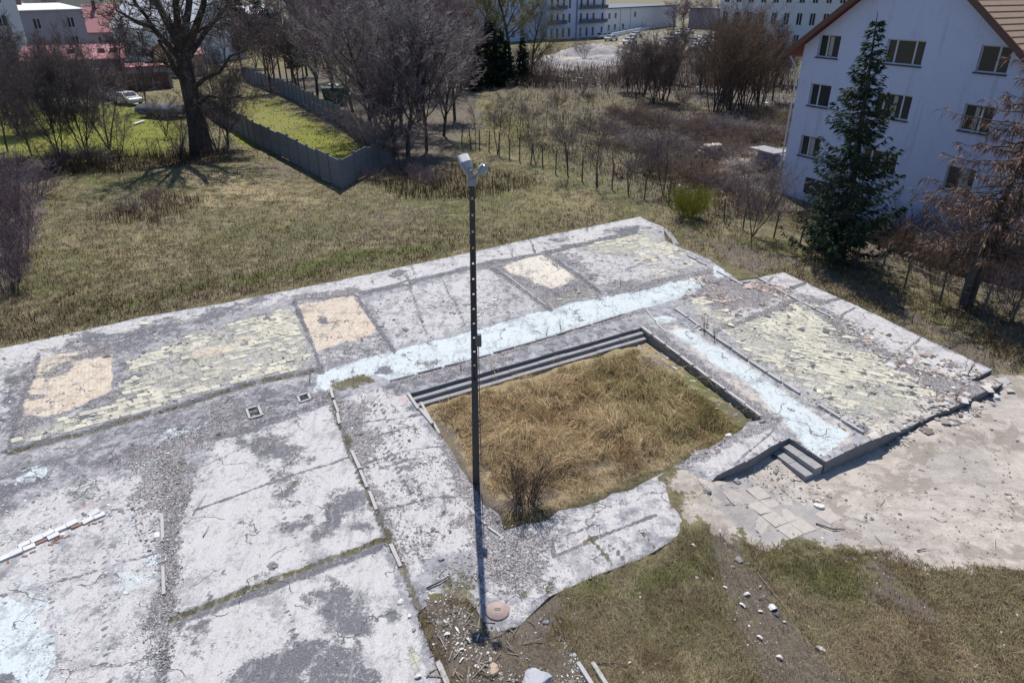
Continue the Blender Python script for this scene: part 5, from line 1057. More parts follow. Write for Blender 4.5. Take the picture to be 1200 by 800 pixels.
# round shaft cover beside the lamp shadow
m_cover = plain('rusty_pinkish_concrete', (.36,.28,.25), .9, .3, 8, .6)
c_ = P(583,716,0); root = empty('shaft_cover', (c_[0], c_[1], .0), 0, 'round pinkish concrete shaft cover at the tip of the lamp shadow', 'manhole cover')
mb = MB(); secs = [(0,.25),(.05,.26),(.07,.245),(.075,.20),(.09,.19),(.092,.02)]; n = 28
for z, r_ in secs:
    for i in range(n): a = 2*math.pi*i/n; mb.v.append((r_*math.cos(a), r_*math.sin(a), z-.03))
for j in range(len(secs)-1):
    for i in range(n): mb.f.append((j*n+i, j*n+(i+1)%n, (j+1)*n+(i+1)%n, (j+1)*n+i))
mb.f.append(tuple((len(secs)-1)*n+i for i in range(n))); mb.build('lid', m_cover, root, True)
MB().tube([(-.06,.0,.06),(-.05,0,.09),(.05,0,.09),(.06,0,.06)],.009,5).build('handle', m_steel, root)
chips('gravel', [(500,690),(1200,650),(1200,800),(520,800)], 900, .018, 'tiny pale bits strewn in the front grass', [(.6,.58,.55),(.4,.38,.35),(.7,.7,.68)])
sb = MB(); sR = random.Random(12)
for k in range(50):
    x = sR.gauss(555, 34); y = sR.uniform(705, 800); p = P(x, y, 0); zz = max(gz1(p[0], p[1]), 0 if in_slab(np.array([p[0]]), np.array([p[1]]))[0] > 0 else -9)+.02; a = sR.uniform(0, 3.14); l = sR.uniform(.05, .20); sb.beam((p[0]-l*math.cos(a), p[1]-l*math.sin(a), zz), (p[0]+l*math.cos(a), p[1]+l*math.sin(a), zz+sR.uniform(-.01,.04)), sR.uniform(.012,.03), .012)
tag(sb.build('splinters', plain('old_wood_splinters', (.26,.22,.19), .9, .5, 5)), 'wood splinters in the debris below the lamp post', None, None, 'stuff')
sb = MB()
for k in range(70):
    x = sR.uniform(700, 1200); y = sR.uniform(560, 800); p = P(x, y, -.3); zz = gz1(p[0], p[1])+.02; a = sR.uniform(0, 3.14); l = sR.uniform(.05, .18); sb.beam((p[0]-l*math.cos(a), p[1]-l*math.sin(a), zz), (p[0]+l*math.cos(a), p[1]+l*math.sin(a), zz+.02), .010, .010)
tag(sb.build('twigs', m_bark), 'small dark twigs on the sandy yard and grass', None, None, 'stuff')
# stones, chunks and litter
def stone(name, x, y, r, mat, label, cat, grp=None, flat=.5, seed=0, asp=1.0, rz=None):
    R = random.Random(seed+int(x*7+y)); import bmesh
    bm = bmesh.new(); bmesh.ops.create_icosphere(bm, subdivisions=2, radius=1)
    ph = [R.uniform(0, 6) for _ in range(6)]
    for v in bm.verts:
        c = v.co; k = 1+.22*math.sin(c.x*3+ph[0])+.16*math.sin(c.y*4+ph[1])+.12*math.sin(c.z*5+ph[2]); v.co = c*k
        v.co.x = max(-.85, min(.9, v.co.x)); v.co.z = min(v.co.z, .72)
    me = bpy.data.meshes.new(name); bm.to_mesh(me); bm.free(); me.materials.append(mat)
    wx, wy = P(x, y, 0)[:2]; z = max(gz1(wx, wy), 0.0 if in_slab(np.array([wx]), np.array([wy]))[0] > 0 else -9)
    o = bpy.data.objects.new(name, me); COL.objects.link(o); o.location = (wx, wy, z+r*flat*.3); o.scale = (r*asp, r, r*flat); o.rotation_euler = (R.uniform(-.15,.15), R.uniform(-.15,.15), R.uniform(0, 6) if rz is None else rz)
    return tag(o, label, cat, grp)
m_tan = plain('tan_sandstone', (.48,.36,.27), .9, .2, 8, .5); m_bluegrey = plain('bluish_concrete', (.42,.43,.47), .85, .15, 6, .5); m_lit = plain('white_plaster', (.60,.59,.57), .8, .1, 8, .3)
stone('concrete_chunk', 628, 795, .27, m_bluegrey, 'big bluish grey concrete chunk at the bottom edge', 'concrete chunk', flat=.55, asp=1.4, rz=.4)
stone('stone', 579, 786, .11, m_tan, 'tan stone left of the big bluish chunk', 'stone', flat=.6)
for i, (x, y, r, lab) in enumerate([(867,651,.10,'grey stone at the top of the dirt path'),(878,654,.05,'small pale stone right of the grey one'),(859,659,.05,'small pale stone left below the grey one'),(829,577,.12,'concrete lump under the slab ledge'),(865,553,.11,'concrete lump by the slab ledge nearer the steps'),(855,503,.11,'white stone in the right corner of the sunken bed'),(840,475,.06,'white stone in the bed near the long kerb'),
    (697,428,.06,'pale stone in the dry grass, middle of the bed'),(724,512,.06,'small white stone in the middle of the bed'),(703,470,.05,'white scrap stone in the upper bed'),(893,494,.10,'lump on the corner of the long kerb'),(964,577,.12,'flat pale stone at the foot of the short steps'),(1108,458,.10,'pale lump on the rubble of the right corner'),(1102,438,.10,'reddish lump on the rubble band'),(1170,458,.14,'white lump beyond the slab corner'),
    (613,301,.05,'small stone on the grey screed'),(300,482,.05,'stone inside the square shaft'),(322,664,.05,'dark clod on the pale screed room'),(517,655,.07,'stone near the dark grass tuft'),(640,730,.06,'pale chip by the debris'),(470,705,.07,'pale stone on the mossy joint'),(480,722,.06,'pale stone lower on the mossy joint'),(485,738,.05,'small stone below the pair on the joint')]):
    stone('stone', x, y, r, m_lit if i in (5,6,7,8,11,14,20,21) else (m_tan if i in (13,) else m_conc), lab, 'stone', 'loose stones', .6)
def scrap(x, y, l, w_, ang, mat, label, name='litter', cat='litter', grp='scraps of white litter', th=.012, bend=.03, z=None):
    wx, wy = P(x, y, 0)[:2]; zz = max(gz1(wx, wy), 0 if in_slab(np.array([wx]), np.array([wy]))[0] > 0 else -9)+.015
    R = random.Random(int(x*31+y)); mb = MB(); n = 5; top = []; bot = []
    for i in range(n):
        t = i/(n-1); ww = w_*(.5+.5*math.sin(math.pi*min(max(t,.12),.88)))*R.uniform(.7,1.1); h_ = bend*math.sin(t*math.pi)+R.uniform(0,.01)
        for s in (-1, 1): top.append(((t-.5)*l, s*ww/2, h_+th)); bot.append(((t-.5)*l, s*ww/2, h_))
    b = len(top); f = []
    for i in range(n-1):
        a = 2*i; f += [(a,a+2,a+3,a+1), (b+a,b+a+1,b+a+3,b+a+2), (a,b+a,b+a+2,a+2), (a+1,a+3,b+a+3,b+a+1)]
    f += [(0,1,b+1,b), (2*n-2,b+2*n-2,b+2*n-1,2*n-1)]
    mb.add(top+bot, f); o = mb.build(name, mat); o.location = (wx, wy, zz); o.rotation_euler = (0, 0, math.radians(ang)); return tag(o, label, cat, grp)
m_pap = plain('white_paper', (.62,.61,.59), .6, .06, 6, .1); m_blue = plain('blue_plastic', (.12,.18,.42), .5, .2)
for x, y, l, w_, a, mt, lab in [(907,706,.26,.2,20,m_pap,'largest white crumpled litter on the dirt path'),(912,714,.14,.08,-30,m_blue,'blue scrap under the largest litter'),(871,705,.20,.10,-50,m_pap,'white litter left of the largest scrap'),(876,692,.18,.10,10,m_pap,'pale litter above the left scrap'),(892,711,.14,.1,0,m_pap,'small white scrap between the two larger ones'),(891,742,.20,.09,-35,m_pap,'white strip of litter below the scraps'),
    (915,764,.16,.07,-30,m_pap,'thin white litter further down the path'),(964,751,.22,.12,-40,m_pap,'pale crumpled bag right of the path'),(812,639,.14,.07,-45,m_pap,'white scrap at the top left of the path'),(850,685,.12,.06,-30,m_pap,'small white scrap on the left of the path'),(892,682,.1,.06,30,m_pap,'small scrap above the cluster'),(921,722,.12,.05,-20,m_pap,'small scrap right of the blue one'),
    (844,620,.16,.05,80,m_pap,'upright white scrap at the grass edge'),(1183,742,.1,.05,30,m_pap,'tiny white scrap in the right grass'),(738,774,.1,.05,30,m_pap,'white tip beside the two sleepers'),(593,284,.22,.08,-60,m_pap,'curved white scrap on the rear walkway edge'),(340,326,.18,.06,0,m_pap,'small white scrap in the meadow near the slab'),(541,775,.18,.05,60,m_pap,'white stick in the debris'),(560,748,.2,.05,75,m_pap,'thin white splinter in the debris'),
    (536,740,.26,.05,-60,m_pap,'long white splinter below the mossy patch'),(549,752,.2,.05,-50,m_pap,'second white splinter in the debris'),(541,762,.16,.07,20,m_lit,'pale plaster flake in the debris'),(490,793,.16,.08,20,m_lit,'plaster flake on the kerb side'),(524,745,.16,.09,20,m_lit,'plaster flake left of the white splinters'),(572,767,.12,.06,70,m_pap,'short white splinter right in the debris')]:
    scrap(x, y, l*RNG.uniform(.6, .9), w_*RNG.uniform(.6, 1), a, mt, lab, bend=RNG.uniform(.01, .05))
# sticks and branches lying about
def stick(pts, r, label, mat=None, z=.03, grp='sticks lying about'):
    pw = [P(*p) for p in pts]; gzv = [max(gz1(*p[:2]), 0 if in_slab(np.array([p[0]]), np.array([p[1]]))[0] > 0 else -9) for p in pw]; o0 = np.array([*pw[0][:2], gzv[0]])
    mb = MB().tube([np.array([*p[:2], g+z])-o0+[0, 0, .02*(i % 2)] for i, (p, g) in enumerate(zip(pw, gzv))], [r]*(len(pw)-1)+[r*.5], 5); o = mb.build('stick', mat or m_bark, None, True); o.location = o0; return tag(o, label, 'stick', grp)
m_stick = bark('pale_stick', (.25,.2,.15), (.42,.35,.28))
stick([(1100,781),(1108,784),(1121,789)],.014,'dark short stick in the bottom right grass'); stick([(1127,794),(1133,787),(1136,778)],.014,'pale forked twig in the bottom right corner',m_stick); stick([(1146,780),(1152,788),(1157,799)],.014,'pale curved twig right of the forked one',m_stick)
stick([(888,664),(905,686),(920,702),(934,722)],.008,'long thin pale stick along the right side of the dirt path',m_stick); stick([(845,658),(856,671)],.008,'thin pale stick on the left of the path',m_stick); stick([(500,690),(516,683),(527,676)],.02,'dark bar pointing at the dark tuft'); stick([(700,775),(722,776),(738,777)],.014,'dark stick leading to the white tip')
stick([(1080,631),(1090,629)],.02,'dark piece of wood on the pale track'); stick([(960,598),(980,605),(995,604)],.02,'dark crooked branch on the sand near the steps'); stick([(1090,478),(1110,476),(1125,485)],.02,'dark branch under the slab corner'); stick([(560,790),(578,797)],.02,'dark wood piece in the debris'); stick([(238,630),(245,619)],.012,'thin dark twig on the pale screed, left'); stick([(226,604),(243,578)],.008,'long scratch-like twig on the pale screed')
# concrete sleepers at the bottom edge
for dx, lab in ((0,'left of two pale sleepers lying at the bottom edge'),(17,'right of two pale sleepers lying at the bottom edge')):
    a, b = P(677+dx,776,-.03), P(702+dx,815,-.03); o = MB().beam((0,0,0), b-a, .09, .08).build('sleeper', m_kerb, None, bevel=.01); o.location = a; tag(o, lab, 'sleeper', 'two pale sleepers')
# flat paving slabs visible in the sandy yard
m_yard = plain('yard_paving', (.42,.385,.35), .9, .3, 5, .6)
root = empty('paving', P(860,600,-.4), 0, 'patch of worn concrete paving slabs on the yard below the short steps', 'paving'); o0 = np.array(P(860,600,-.4)); fs = None
ux = np.array([.87,.49]); uy = np.array([-.49,.87])
for i in range(-9, 10):
    for j in range(-6, 7):
        p = np.array(P(905,592,-.45)[:2])+ux*i*.5+uy*j*.5; q_, r_ = proj(p[0], p[1], -.45)
        if sd(np.array([q_]), np.array([r_]), [(822,590),(870,566),(930,570),(985,592),(990,630),(900,630),(852,624)])[0] < 2 or RNG.random() < .2: continue
        o = MB().box(-.24,.24,-.24,.24,-.03,.010).build('paving_slab', m_yard, root, bevel=.006) if fs is None else inst(fs, 'paving_slab', root); fs = fs or o
        o.location = (p[0]-o0[0], p[1]-o0[1], gz1(*p)-o0[2]-.004+RNG.uniform(-.006,.006)); ca, sa = math.cos(.51), math.sin(.51); g1 = (gz1(p[0]+.25*ca, p[1]+.25*sa)-gz1(p[0]-.25*ca, p[1]-.25*sa))/.5; g2 = (gz1(p[0]-.25*sa, p[1]+.25*ca)-gz1(p[0]+.25*sa, p[1]-.25*ca))/.5; o.rotation_euler = (math.atan(g2)+RNG.normal(0,.008), -math.atan(g1)+RNG.normal(0,.008), .51+RNG.normal(0,.02))
# tiles of the two yellow rooms
m_tile = material('pale_yellow_tiles', lambda n: (n.mix(n.math('MULTIPLY', n.step(n.noise(n.coord(False), 9, 4), .5, .7), .5), n.mix(n.nnoise(n.coord(False), 1.6, 5), (.36,.34,.28), (.60,.57,.46)), (.30,.30,.29)), n.bump(n.noise(n.coord(False), 30, 4), .5, .008)), .8, .3)
def tiles(poly, tw, th_, ang, limit, label, keep, offs=.5):
    a0 = P(*poly[0]); root = empty('tiled_floor', a0, 0, label, None); root['kind'] = 'structure'
    wp = [tuple(P(*p)[:2]) for p in poly]; u = np.array([math.cos(ang), math.sin(ang)]); v = np.array([-u[1], u[0]]); c = np.mean(wp, 0); cand = []
    for i in range(-60, 60):
        for j in range(-60, 60):
            p = c+u*(i+offs*(j % 2))*tw+v*j*th_
            cand.append((p[0], p[1]))
    cand = np.array(cand); k = (sd(cand[:, 0], cand[:, 1], wp) > tw*.5) & (fbm(cand[:, 0]*.9, cand[:, 1]*.9, 131)+RNG.uniform(-.18, .18, len(cand)) < keep); cand = cand[k]
    cand = cand[np.argsort(np.hypot(cand[:, 0], cand[:, 1]))]; shapes = []
    for s in range(6):
        R = random.Random(s); j = lambda: R.uniform(-.10, .10); x, y = tw*.48, th_*.47; pts = [(-x+j()*tw,-y+j()*th_),(x+j()*tw,-y+j()*th_),(x+j()*tw,y+j()*th_),(-x+j()*tw,y+j()*th_)]
        if s > 2: pts = pts[:2]+[(x*.9,y*.2),(x*.3,y)]+pts[3:]
        shapes.append(pts)
    protos = [None]*6; rest = MB(); an = ang
    for n_, (x, y) in enumerate(cand):
        s = int(RNG.integers(0, 6)); z = RNG.uniform(-.004, .010); loc = (x-a0[0], y-a0[1], z); rz = an+RNG.normal(0,.05); tl = RNG.normal(0,.018,2)
        if n_ < limit:
            if protos[s] is None: protos[s] = MB().prism(shapes[s], 0, .009).build('tile', m_tile, root); o = protos[s]
            else: o = inst(protos[s], 'tile', root)
            o.location = loc; o.rotation_euler = (tl[0], tl[1], rz)
        else:
            cs, sn = math.cos(rz), math.sin(rz); rest.prism([(px_*cs-py_*sn+loc[0], px_*sn+py_*cs+loc[1]) for px_, py_ in shapes[s]], z, z+.009)
    if rest.v: tag(rest.build('tiles', m_tile, root), kind='stuff')
tiles([(842,390),(880,374),(930,352),(985,384),(1060,432),(1100,460),(1060,488),(1000,490),(930,452)], .36, .24, -.49, 300, 'broken pale yellow floor tiles of the right room', .51)
tiles([(140,425),(230,385),(345,358),(372,430),(280,450),(200,474),(140,462)], .30, .25, .58, 290, 'broken yellowish floor tiles of the left rear room', .45)
tiles([(16,505),(60,492),(140,466),(200,450),(200,474),(100,503),(10,527)], .30, .25, .58, 120, 'strip of yellowish tiles along the left corridor', .55)
tiles([(650,292),(758,270),(800,292),(820,310),(770,322),(720,300)], .36, .24, .5, 160, 'broken yellow tiles of the far corner room', .47)
tiles([(792,356),(822,344),(862,366),(890,362),(846,384)], .36, .24, .5, 60, 'patch of yellow tiles near the pink floor', .55)
# weeds growing in the joints
def weed(x, y, h, label, m=None, n='weed'): return place(m or B2, n, x, y, h, label, 'weed', 'weeds growing on the slab', z=0 if in_slab(np.array([P(x,y)[0]]), np.array([P(x,y)[1]]))[0] > 0 else None, world=P(x, y, 0), ws=.8)
W1 = bare_model('w', 31, dict(pShrub, segs=[4,3], kids=[4]), height=3, stems=7, spread=.6, r0=.03, mb=m_brown, mt=m_brown, base_r=.2, cut=1)
for x, y, h, lab in [(826,388,.9,'dry weed at the head of the long thin wall base'),(838,398,.7,'second dry weed on the thin wall base'),(658,388,.6,'thin bent weed above the long steps'),(640,392,.5,'thin weed left of the bent one'),(688,270,.7,'weed on the rear walkway'),(600,300,.5,'small weed on the rear walkway near the cream board'),(487,505,.35,'small dark weed on the slab left of the bed'),(1132,440,.9,'weed at the far right slab corner'),(1120,470,.6,'weed on the rubble corner'),(540,434,.4,'weed stem beside the lamp post above the steps'),(728,334,.5,'dark weed at the yellow room edge'),(362,447,.5,'weed by the mossy corner')]: weed(x, y, h, lab, W1)

# ================================================================== BUILDINGS
def glassm(name, c, r=.12):
    m = plain(name, c, r, .3, 2, .05, .6); return m
m_glass = glassm('dark_window_glass', (.03,.035,.045)); m_frame = plain('window_frame', (.55,.56,.58), .5, .06)
m_render = material('bluish_white_render', lambda n: (n.mix(n.math('MULTIPLY', n.step(n.nnoise(n.mapping(n.coord(), sc=(1,1,.07)), 1.6, 7, .75), .6, .95), .35), n.mix(n.math('MULTIPLY', n.step(n.noise(n.coord(), 1.2, 7, .7),.5,.7), .35), n.mix(n.noise(n.coord(), 14, 4), (.54,.575,.76), (.64,.67,.84)), (.42,.45,.60)), (.36,.37,.46)), n.bump(n.noise(n.coord(), 20, 5), .7, .02)), .9, .15)
m_fascia = plain('brown_fascia', (.16,.085,.065), .7, .2); m_tiler = plain('brown_roof_tiles', (.30,.21,.15), .75, .2, 3, .4); m_soffit = plain('red_soffit', (.22,.06,.05), .8, .15); m_sill = plain('dark_sill', (.07,.06,.07), .6, .2)
m_wblue = plain('pale_blue_render', (.46,.54,.72), .9, .08, .5, .2); m_whitew = plain('white_render', (.66,.67,.70), .9, .08, .5, .2); m_lav = plain('grey_lavender_render', (.34,.31,.36), .9, .15, .4, .2); m_pinkr = plain('faded_red_metal_roof', (.42,.17,.18), .6, .15, .5, .2)
m_wroof = plain('white_metal_roof', (.66,.66,.68), .5, .1, .4, .2); m_tanw = plain('warm_tan_render', (.60,.44,.32), .9, .1, .4, .2); m_dgrey = plain('dark_grey_metal', (.10,.12,.15), .6, .2); m_cream = plain('cream_render', (.60,.54,.44), .9, .1, .5); m_curt = plain('pale_curtain', (.40,.38,.36), .9, .3, 8)
def window_unit(house, x0, x1, z0, z1, panes, y=.14, fr=.06, sill=True, dirn=1, frame=None, curtain=False):
    """window in local coordinates of its building (front at y = 0)"""
    wd = x1-x0; hh = z1-z0; mb = MB(); d0, d1 = y-.03, y+.03
    mb.box(0,wd,d0,d1,0,fr).box(0,wd,d0,d1,hh-fr,hh).box(0,fr,d0,d1,fr,hh-fr).box(wd-fr,wd,d0,d1,fr,hh-fr)
    xs = [0]; tot = sum(panes)
    for p in panes: xs.append(xs[-1]+p/tot*wd)
    for x in xs[1:-1]: mb.box(x-fr*.8,x+fr*.8,d0-.005,d1+.005,fr,hh-fr)
    wn = mb.build('window', frame or m_frame, house); wn.location = (x0, 0, z0)
    for a, b in zip(xs[:-1], xs[1:]): MB().box(a+fr,b-fr,y+.0,y+.012,fr,hh-fr).build('pane', m_glass, wn)
    if sill: MB().box(-.06,wd+.06,-.09,y-.03,-.07,-.005).build('sill', m_sill, wn)
    return wn
def house_right():
    o0 = P(912,229,-.4); z0 = -.5; rz = math.atan2(-.878, .479)
    root = empty('gabled_house', (o0[0], o0[1], z0), rz, 'white three storey house with brown gabled roof behind the spruce on the right', 'house')
    Wd, Dp, EV, SL = 13.05, 13.0, 8.9, .755; rl = lambda x: EV+.45+SL*min(x, Wd-x); dz = .1
    cols = [(1.0,2.48,[2,3]),(5.45,7.65,[2,4,2]),(10.5,11.98,[3,2])]; rows = [(2.88,4.12),(5.9,7.18),(8.67,9.9)]
    br = [0,1.0,2.48,5.45,Wd/2,7.65,10.5,11.98,Wd]; mb = MB()
    def quad(pts): mb.add([(x,0,z) for x, z in pts], [tuple(range(len(pts)))])
    def colwin(x0, x1): return any(a <= x0+.01 and x1 <= b+.01 for a, b, _ in cols)
    for x0, x1 in zip(br[:-1], br[1:]):
        if colwin(x0, x1):
            zz = 0
            for a, b in rows: quad([(x0,zz),(x1,zz),(x1,a+dz),(x0,a+dz)]); zz = b+dz
            quad([(x0,zz),(x1,zz),(x1,rl(x1)),(x0,rl(x0))])
        else: quad([(x0,0),(x1,0),(x1,rl(x1)),(x0,rl(x0))])
    for a, b, pn in cols:
        for z_, t_ in rows:
            z_ += dz; t_ += dz; r_ = .16
            mb.add([(a,0,z_),(b,0,z_),(b,r_,z_),(a,r_,z_)],[(0,1,2,3)]).add([(a,0,t_),(b,0,t_),(b,r_,t_),(a,r_,t_)],[(3,2,1,0)]).add([(a,0,z_),(a,r_,z_),(a,r_,t_),(a,0,t_)],[(0,1,2,3)]).add([(b,0,z_),(b,r_,z_),(b,r_,t_),(b,0,t_)],[(3,2,1,0)])
    mb.add([(0,0,0),(0,Dp,0),(0,Dp,rl(0)),(0,0,rl(0))],[(0,1,2,3)]).add([(Wd,0,0),(Wd,Dp,0),(Wd,Dp,rl(0)),(Wd,0,rl(0))],[(3,2,1,0)]).add([(0,Dp,0),(Wd,Dp,0),(Wd,Dp,rl(0)),(Wd/2,Dp,rl(Wd/2)),(0,Dp,rl(0))],[(4,3,2,1,0)])
    mb.build('wall', m_render, root)
    for a, b, pn in cols:
        for z_, t_ in rows:
            wn = window_unit(root, a, b, z_+dz, t_+dz, pn)
            if RNG.random() < .6: xc = RNG.uniform(.1, (b-a)*.6); MB().box(xc,xc+RNG.uniform(.18,.45),.118,.132,.1,t_-z_-.1).build('curtain', m_curt, wn)
    MB().box(1.9,4.2,-.02,.04,.75,1.75).build('basement_grille', m_sill, root)
    # roof: stepped tile courses on both slopes
    ov, rk = .95, .55; L = math.hypot(1, SL); rf = MB(); apex = rl(Wd/2)+.22; n = 22
    for sgn in (-1, 1):
        xe = -ov if sgn < 0 else Wd+ov; ze = rl(0)-ov*SL+.22
        for k in range(n):
            t0, t1 = k/n, (k+1)/n; xa = xe+(Wd/2-xe)*t0; xb = xe+(Wd/2-xe)*t1; za = ze+(apex-ze)*t0+.045; zb = ze+(apex-ze)*t1
            rf.add([(xa,-rk,za),(xa,Dp+rk,za),(xb,Dp+rk,zb),(xb,-rk,zb),(xa,-rk,za-.045),(xa,Dp+rk,za-.045)],[(0,1,2,3),(0,4,5,1)] if sgn > 0 else [(3,2,1,0),(1,5,4,0)])
    roof = rf.build('roof', m_tiler, root)
    und = MB()
    for sgn in (-1, 1):
        xe = -ov if sgn < 0 else Wd+ov; ze = rl(0)-ov*SL+.08; q = [(xe,-rk,ze),(Wd/2,-rk,apex-.14),(Wd/2,Dp+rk,apex-.14),(xe,Dp+rk,ze)]; und.add(q, [(0,1,2,3)] if sgn < 0 else [(3,2,1,0)])
    und.build('soffit', m_soffit, roof)
    fa = MB(); xe = -ov; ze = rl(0)-ov*SL+.10
    fa.beam((xe,-rk-.03,ze),(Wd/2,-rk-.03,apex-.08),.05,.30,(0,0,1)); fa.beam((Wd-xe,-rk-.035,ze),(Wd/2,-rk-.035,apex-.08),.05,.30,(0,0,1)); fa.build('barge_board', m_fascia, roof)
    MB().tube([(xe-.06,-rk,ze),(xe-.06,Dp+rk,ze)],.07,6).build('gutter', m_fascia, root); MB().tube([(xe,0,ze-.05),(-.12,-.12,ze-.8),(-.12,-.12,0)],.045,6).build('drain_pipe', m_whitew, root)
house_right()
def block(name, p0, p1, z0, hh, depth, mat, label, cat='building', group=None, roofm=None, ro=.3, rt=.3):
    """box building with its front from p0 to p1; returns root and width"""
    a = np.array(p0[:2]); b = np.array(p1[:2]); L = np.linalg.norm(b-a); rz = math.atan2(*(b-a)[::-1]); root = empty(name, (*a, z0), rz, label, cat, group)
    MB().box(0,L,0,depth,-.3,hh).build('wall', mat, root)
    if roofm: MB().box(-ro,L+ro,-ro,depth+ro,hh+.002,hh+rt).build('roof', roofm, root)
    return root, L
def win(root, x, z, w_, h_, sill=False, curt=False): return window_unit(root, x, x+w_, z, z+h_, [1,1] if w_ > .9 else [1], y=-.035, fr=.07, sill=sill)
def balcony(root, x, z, w_, d=1.1, n=None):
    b = MB().box(x,x+w_,-d,0-.003,z-.12,z).build('balcony', m_conc, root); r_ = MB(); r_.box(x,x+w_,-d,-d+.04,z+.95,z+1.0); k = max(4, int(w_/.35))
    for i in range(k+1): r_.box(x+(w_-.04)*i/k,x+(w_-.04)*i/k+.04,-d,-d+.03,z,z+.95)
    r_.box(x+.05,x+w_-.05,-d+.035,-d+.05,z+.1,z+.9); r_.build('railing', m_dgrey, b)
C3 = lambda x, y: P(x, y, -.4)
# pale blue apartment block, upper middle
st = 3.45
root, L = block('apartment_block', C3(552,53), C3(640,46), -.4, 5*st+.8, 14, m_wblue, 'pale blue apartment block, its blank left wing behind the willows', group='apartment block wings', roofm=m_dgrey)
for k in range(5):
    for x in (1.5, 6, 10.5, 14.5, 17.8): win(root, min(x, L-2), .9+k*st, 1.3, 1.7)
root, L = block('apartment_block', C3(641,47), C3(674,45), -.4, 5*st+.8, 14, m_wblue, 'pale blue apartment block wing with left column of dark balconies', group='apartment block wings', roofm=m_dgrey)
for k in range(5):
    for x in (.6, 2.2, 3.9, 5.6): win(root, x*L/8+.25, .35+k*st, .85, 2.3)
    if k: balcony(root, .15*L/8, k*st+.2, 4.6*L/8)
root, L = block('apartment_block', C3(676,45), C3(708,43), -.4, 5*st+.8, 14, m_wblue, 'pale blue apartment block wing with right column of wide balconies', group='apartment block wings', roofm=m_dgrey)
for k in range(5):
    for x in (.4, 2.2, 4.0, 6.6): win(root, x*L/8+.2, .35+k*st, .9, 2.3)
    if k: balcony(root, .1*L/8, k*st+.2, 5.6*L/8); balcony(root, 6.4*L/8, k*st+.2, 1.5*L/8)
root, L = block('white_hall', C3(708,40), C3(792,31), -.4, 6.6, 22, m_whitew, 'low white hall with flat dark roof right of the apartment block', roofm=m_dgrey, ro=.6)
for x, z in ((2.0,.8),(2.0,3.9),(6.0,.8),(6.0,3.9),(11.5,.8),(19.5,3.9)): win(root, x, z, 1.3, 1.6)
MB().box(L-2.6,L-.6,-.8,-.01,3.2,3.4).build('balcony', m_conc, root); MB().box(9.9,10.05,-.06,-.004,0,6.5).build('drain_pipe', m_dgrey, root); MB().box(16.9,17.05,-.06,-.004,0,6.5).build('drain_pipe', m_dgrey, root)
root, L = block('office_block', C3(838,58), C3(1010,66), -.4, 21, 16, m_whitew, 'white office block with rows of tall dark windows above the brown eave', roofm=m_dgrey)
for k in range(5):
    for i in range(int(L/2.6)): win(root, .8+i*2.6, 1.2+k*4.1, 1.1, 2.3)
root, L = block('grey_shed', C3(806,34), C3(845,36), -.4, 6, 12, m_lav, 'grey shed between the low hall and the office block', roofm=m_dgrey)
# left side: block of flats with loggias
root, L = block('block_of_flats', C3(-75,100), C3(44,90), -.4, 16, 12, m_whitew, 'pale block of flats with recessed balconies at the top left corner', roofm=m_dgrey)
for k in range(5):
    for x in (L-3.2, L-10.2, L-16.5): win(root, x, 1.0+k*3.1, 1.3, 1.5)
    for x in (L-8.2, L-14.6): MB().box(x,x+3.2,-.03,-.005,.3+k*3.1,2.7+k*3.1).build('loggia_shade', m_sill, root); balcony(root, x, .25+k*3.1, 3.3, .5)  # flat dark panel paints the shade of each recess, wall stays flush
# long outbuilding with faded red flat roof
root, L = block('long_outbuilding', C3(36,114), C3(152,108), -.4, 4.0, 8, m_lav, 'long lavender grey outbuilding with faded red roof behind the left trees')
MB().add([(-.4,-.5,4.0),(L+.4,-.5,4.0),(L+.4,8.5,5.2),(-.4,8.5,5.2),(-.4,-.5,4.22),(L+.4,-.5,4.22),(L+.4,8.5,5.42),(-.4,8.5,5.42)],[(0,3,2,1),(4,5,6,7),(0,1,5,4),(1,2,6,5),(2,3,7,6),(3,0,4,7)]).build('roof', m_pinkr, root)
for x in (1.5,4.2,7,9.8): win(root, x, 1.3, 1.2, 1.2)
MB().box(L*.52,L*.52+2.2,-.04,-.004,0,2.6).build('door', m_sill, root)
for x in (5.0, 8.5, 9.9): MB().box(x,x+.8,3,3.7,4.6,5.2).build('roof_hatch', m_fascia, root)
root, L = block('garage_row', C3(112,112), C3(204,104), -.4, 2.9, 5, m_lav, 'low garage annex with pink roof edge in front of the long outbuilding', roofm=m_pinkr, rt=.2)
for i in range(4): MB().box(.8+i*(L-1)/4,.8+i*(L-1)/4+2.0,-.05,-.004,0,2.2).build('door', m_fascia, root)
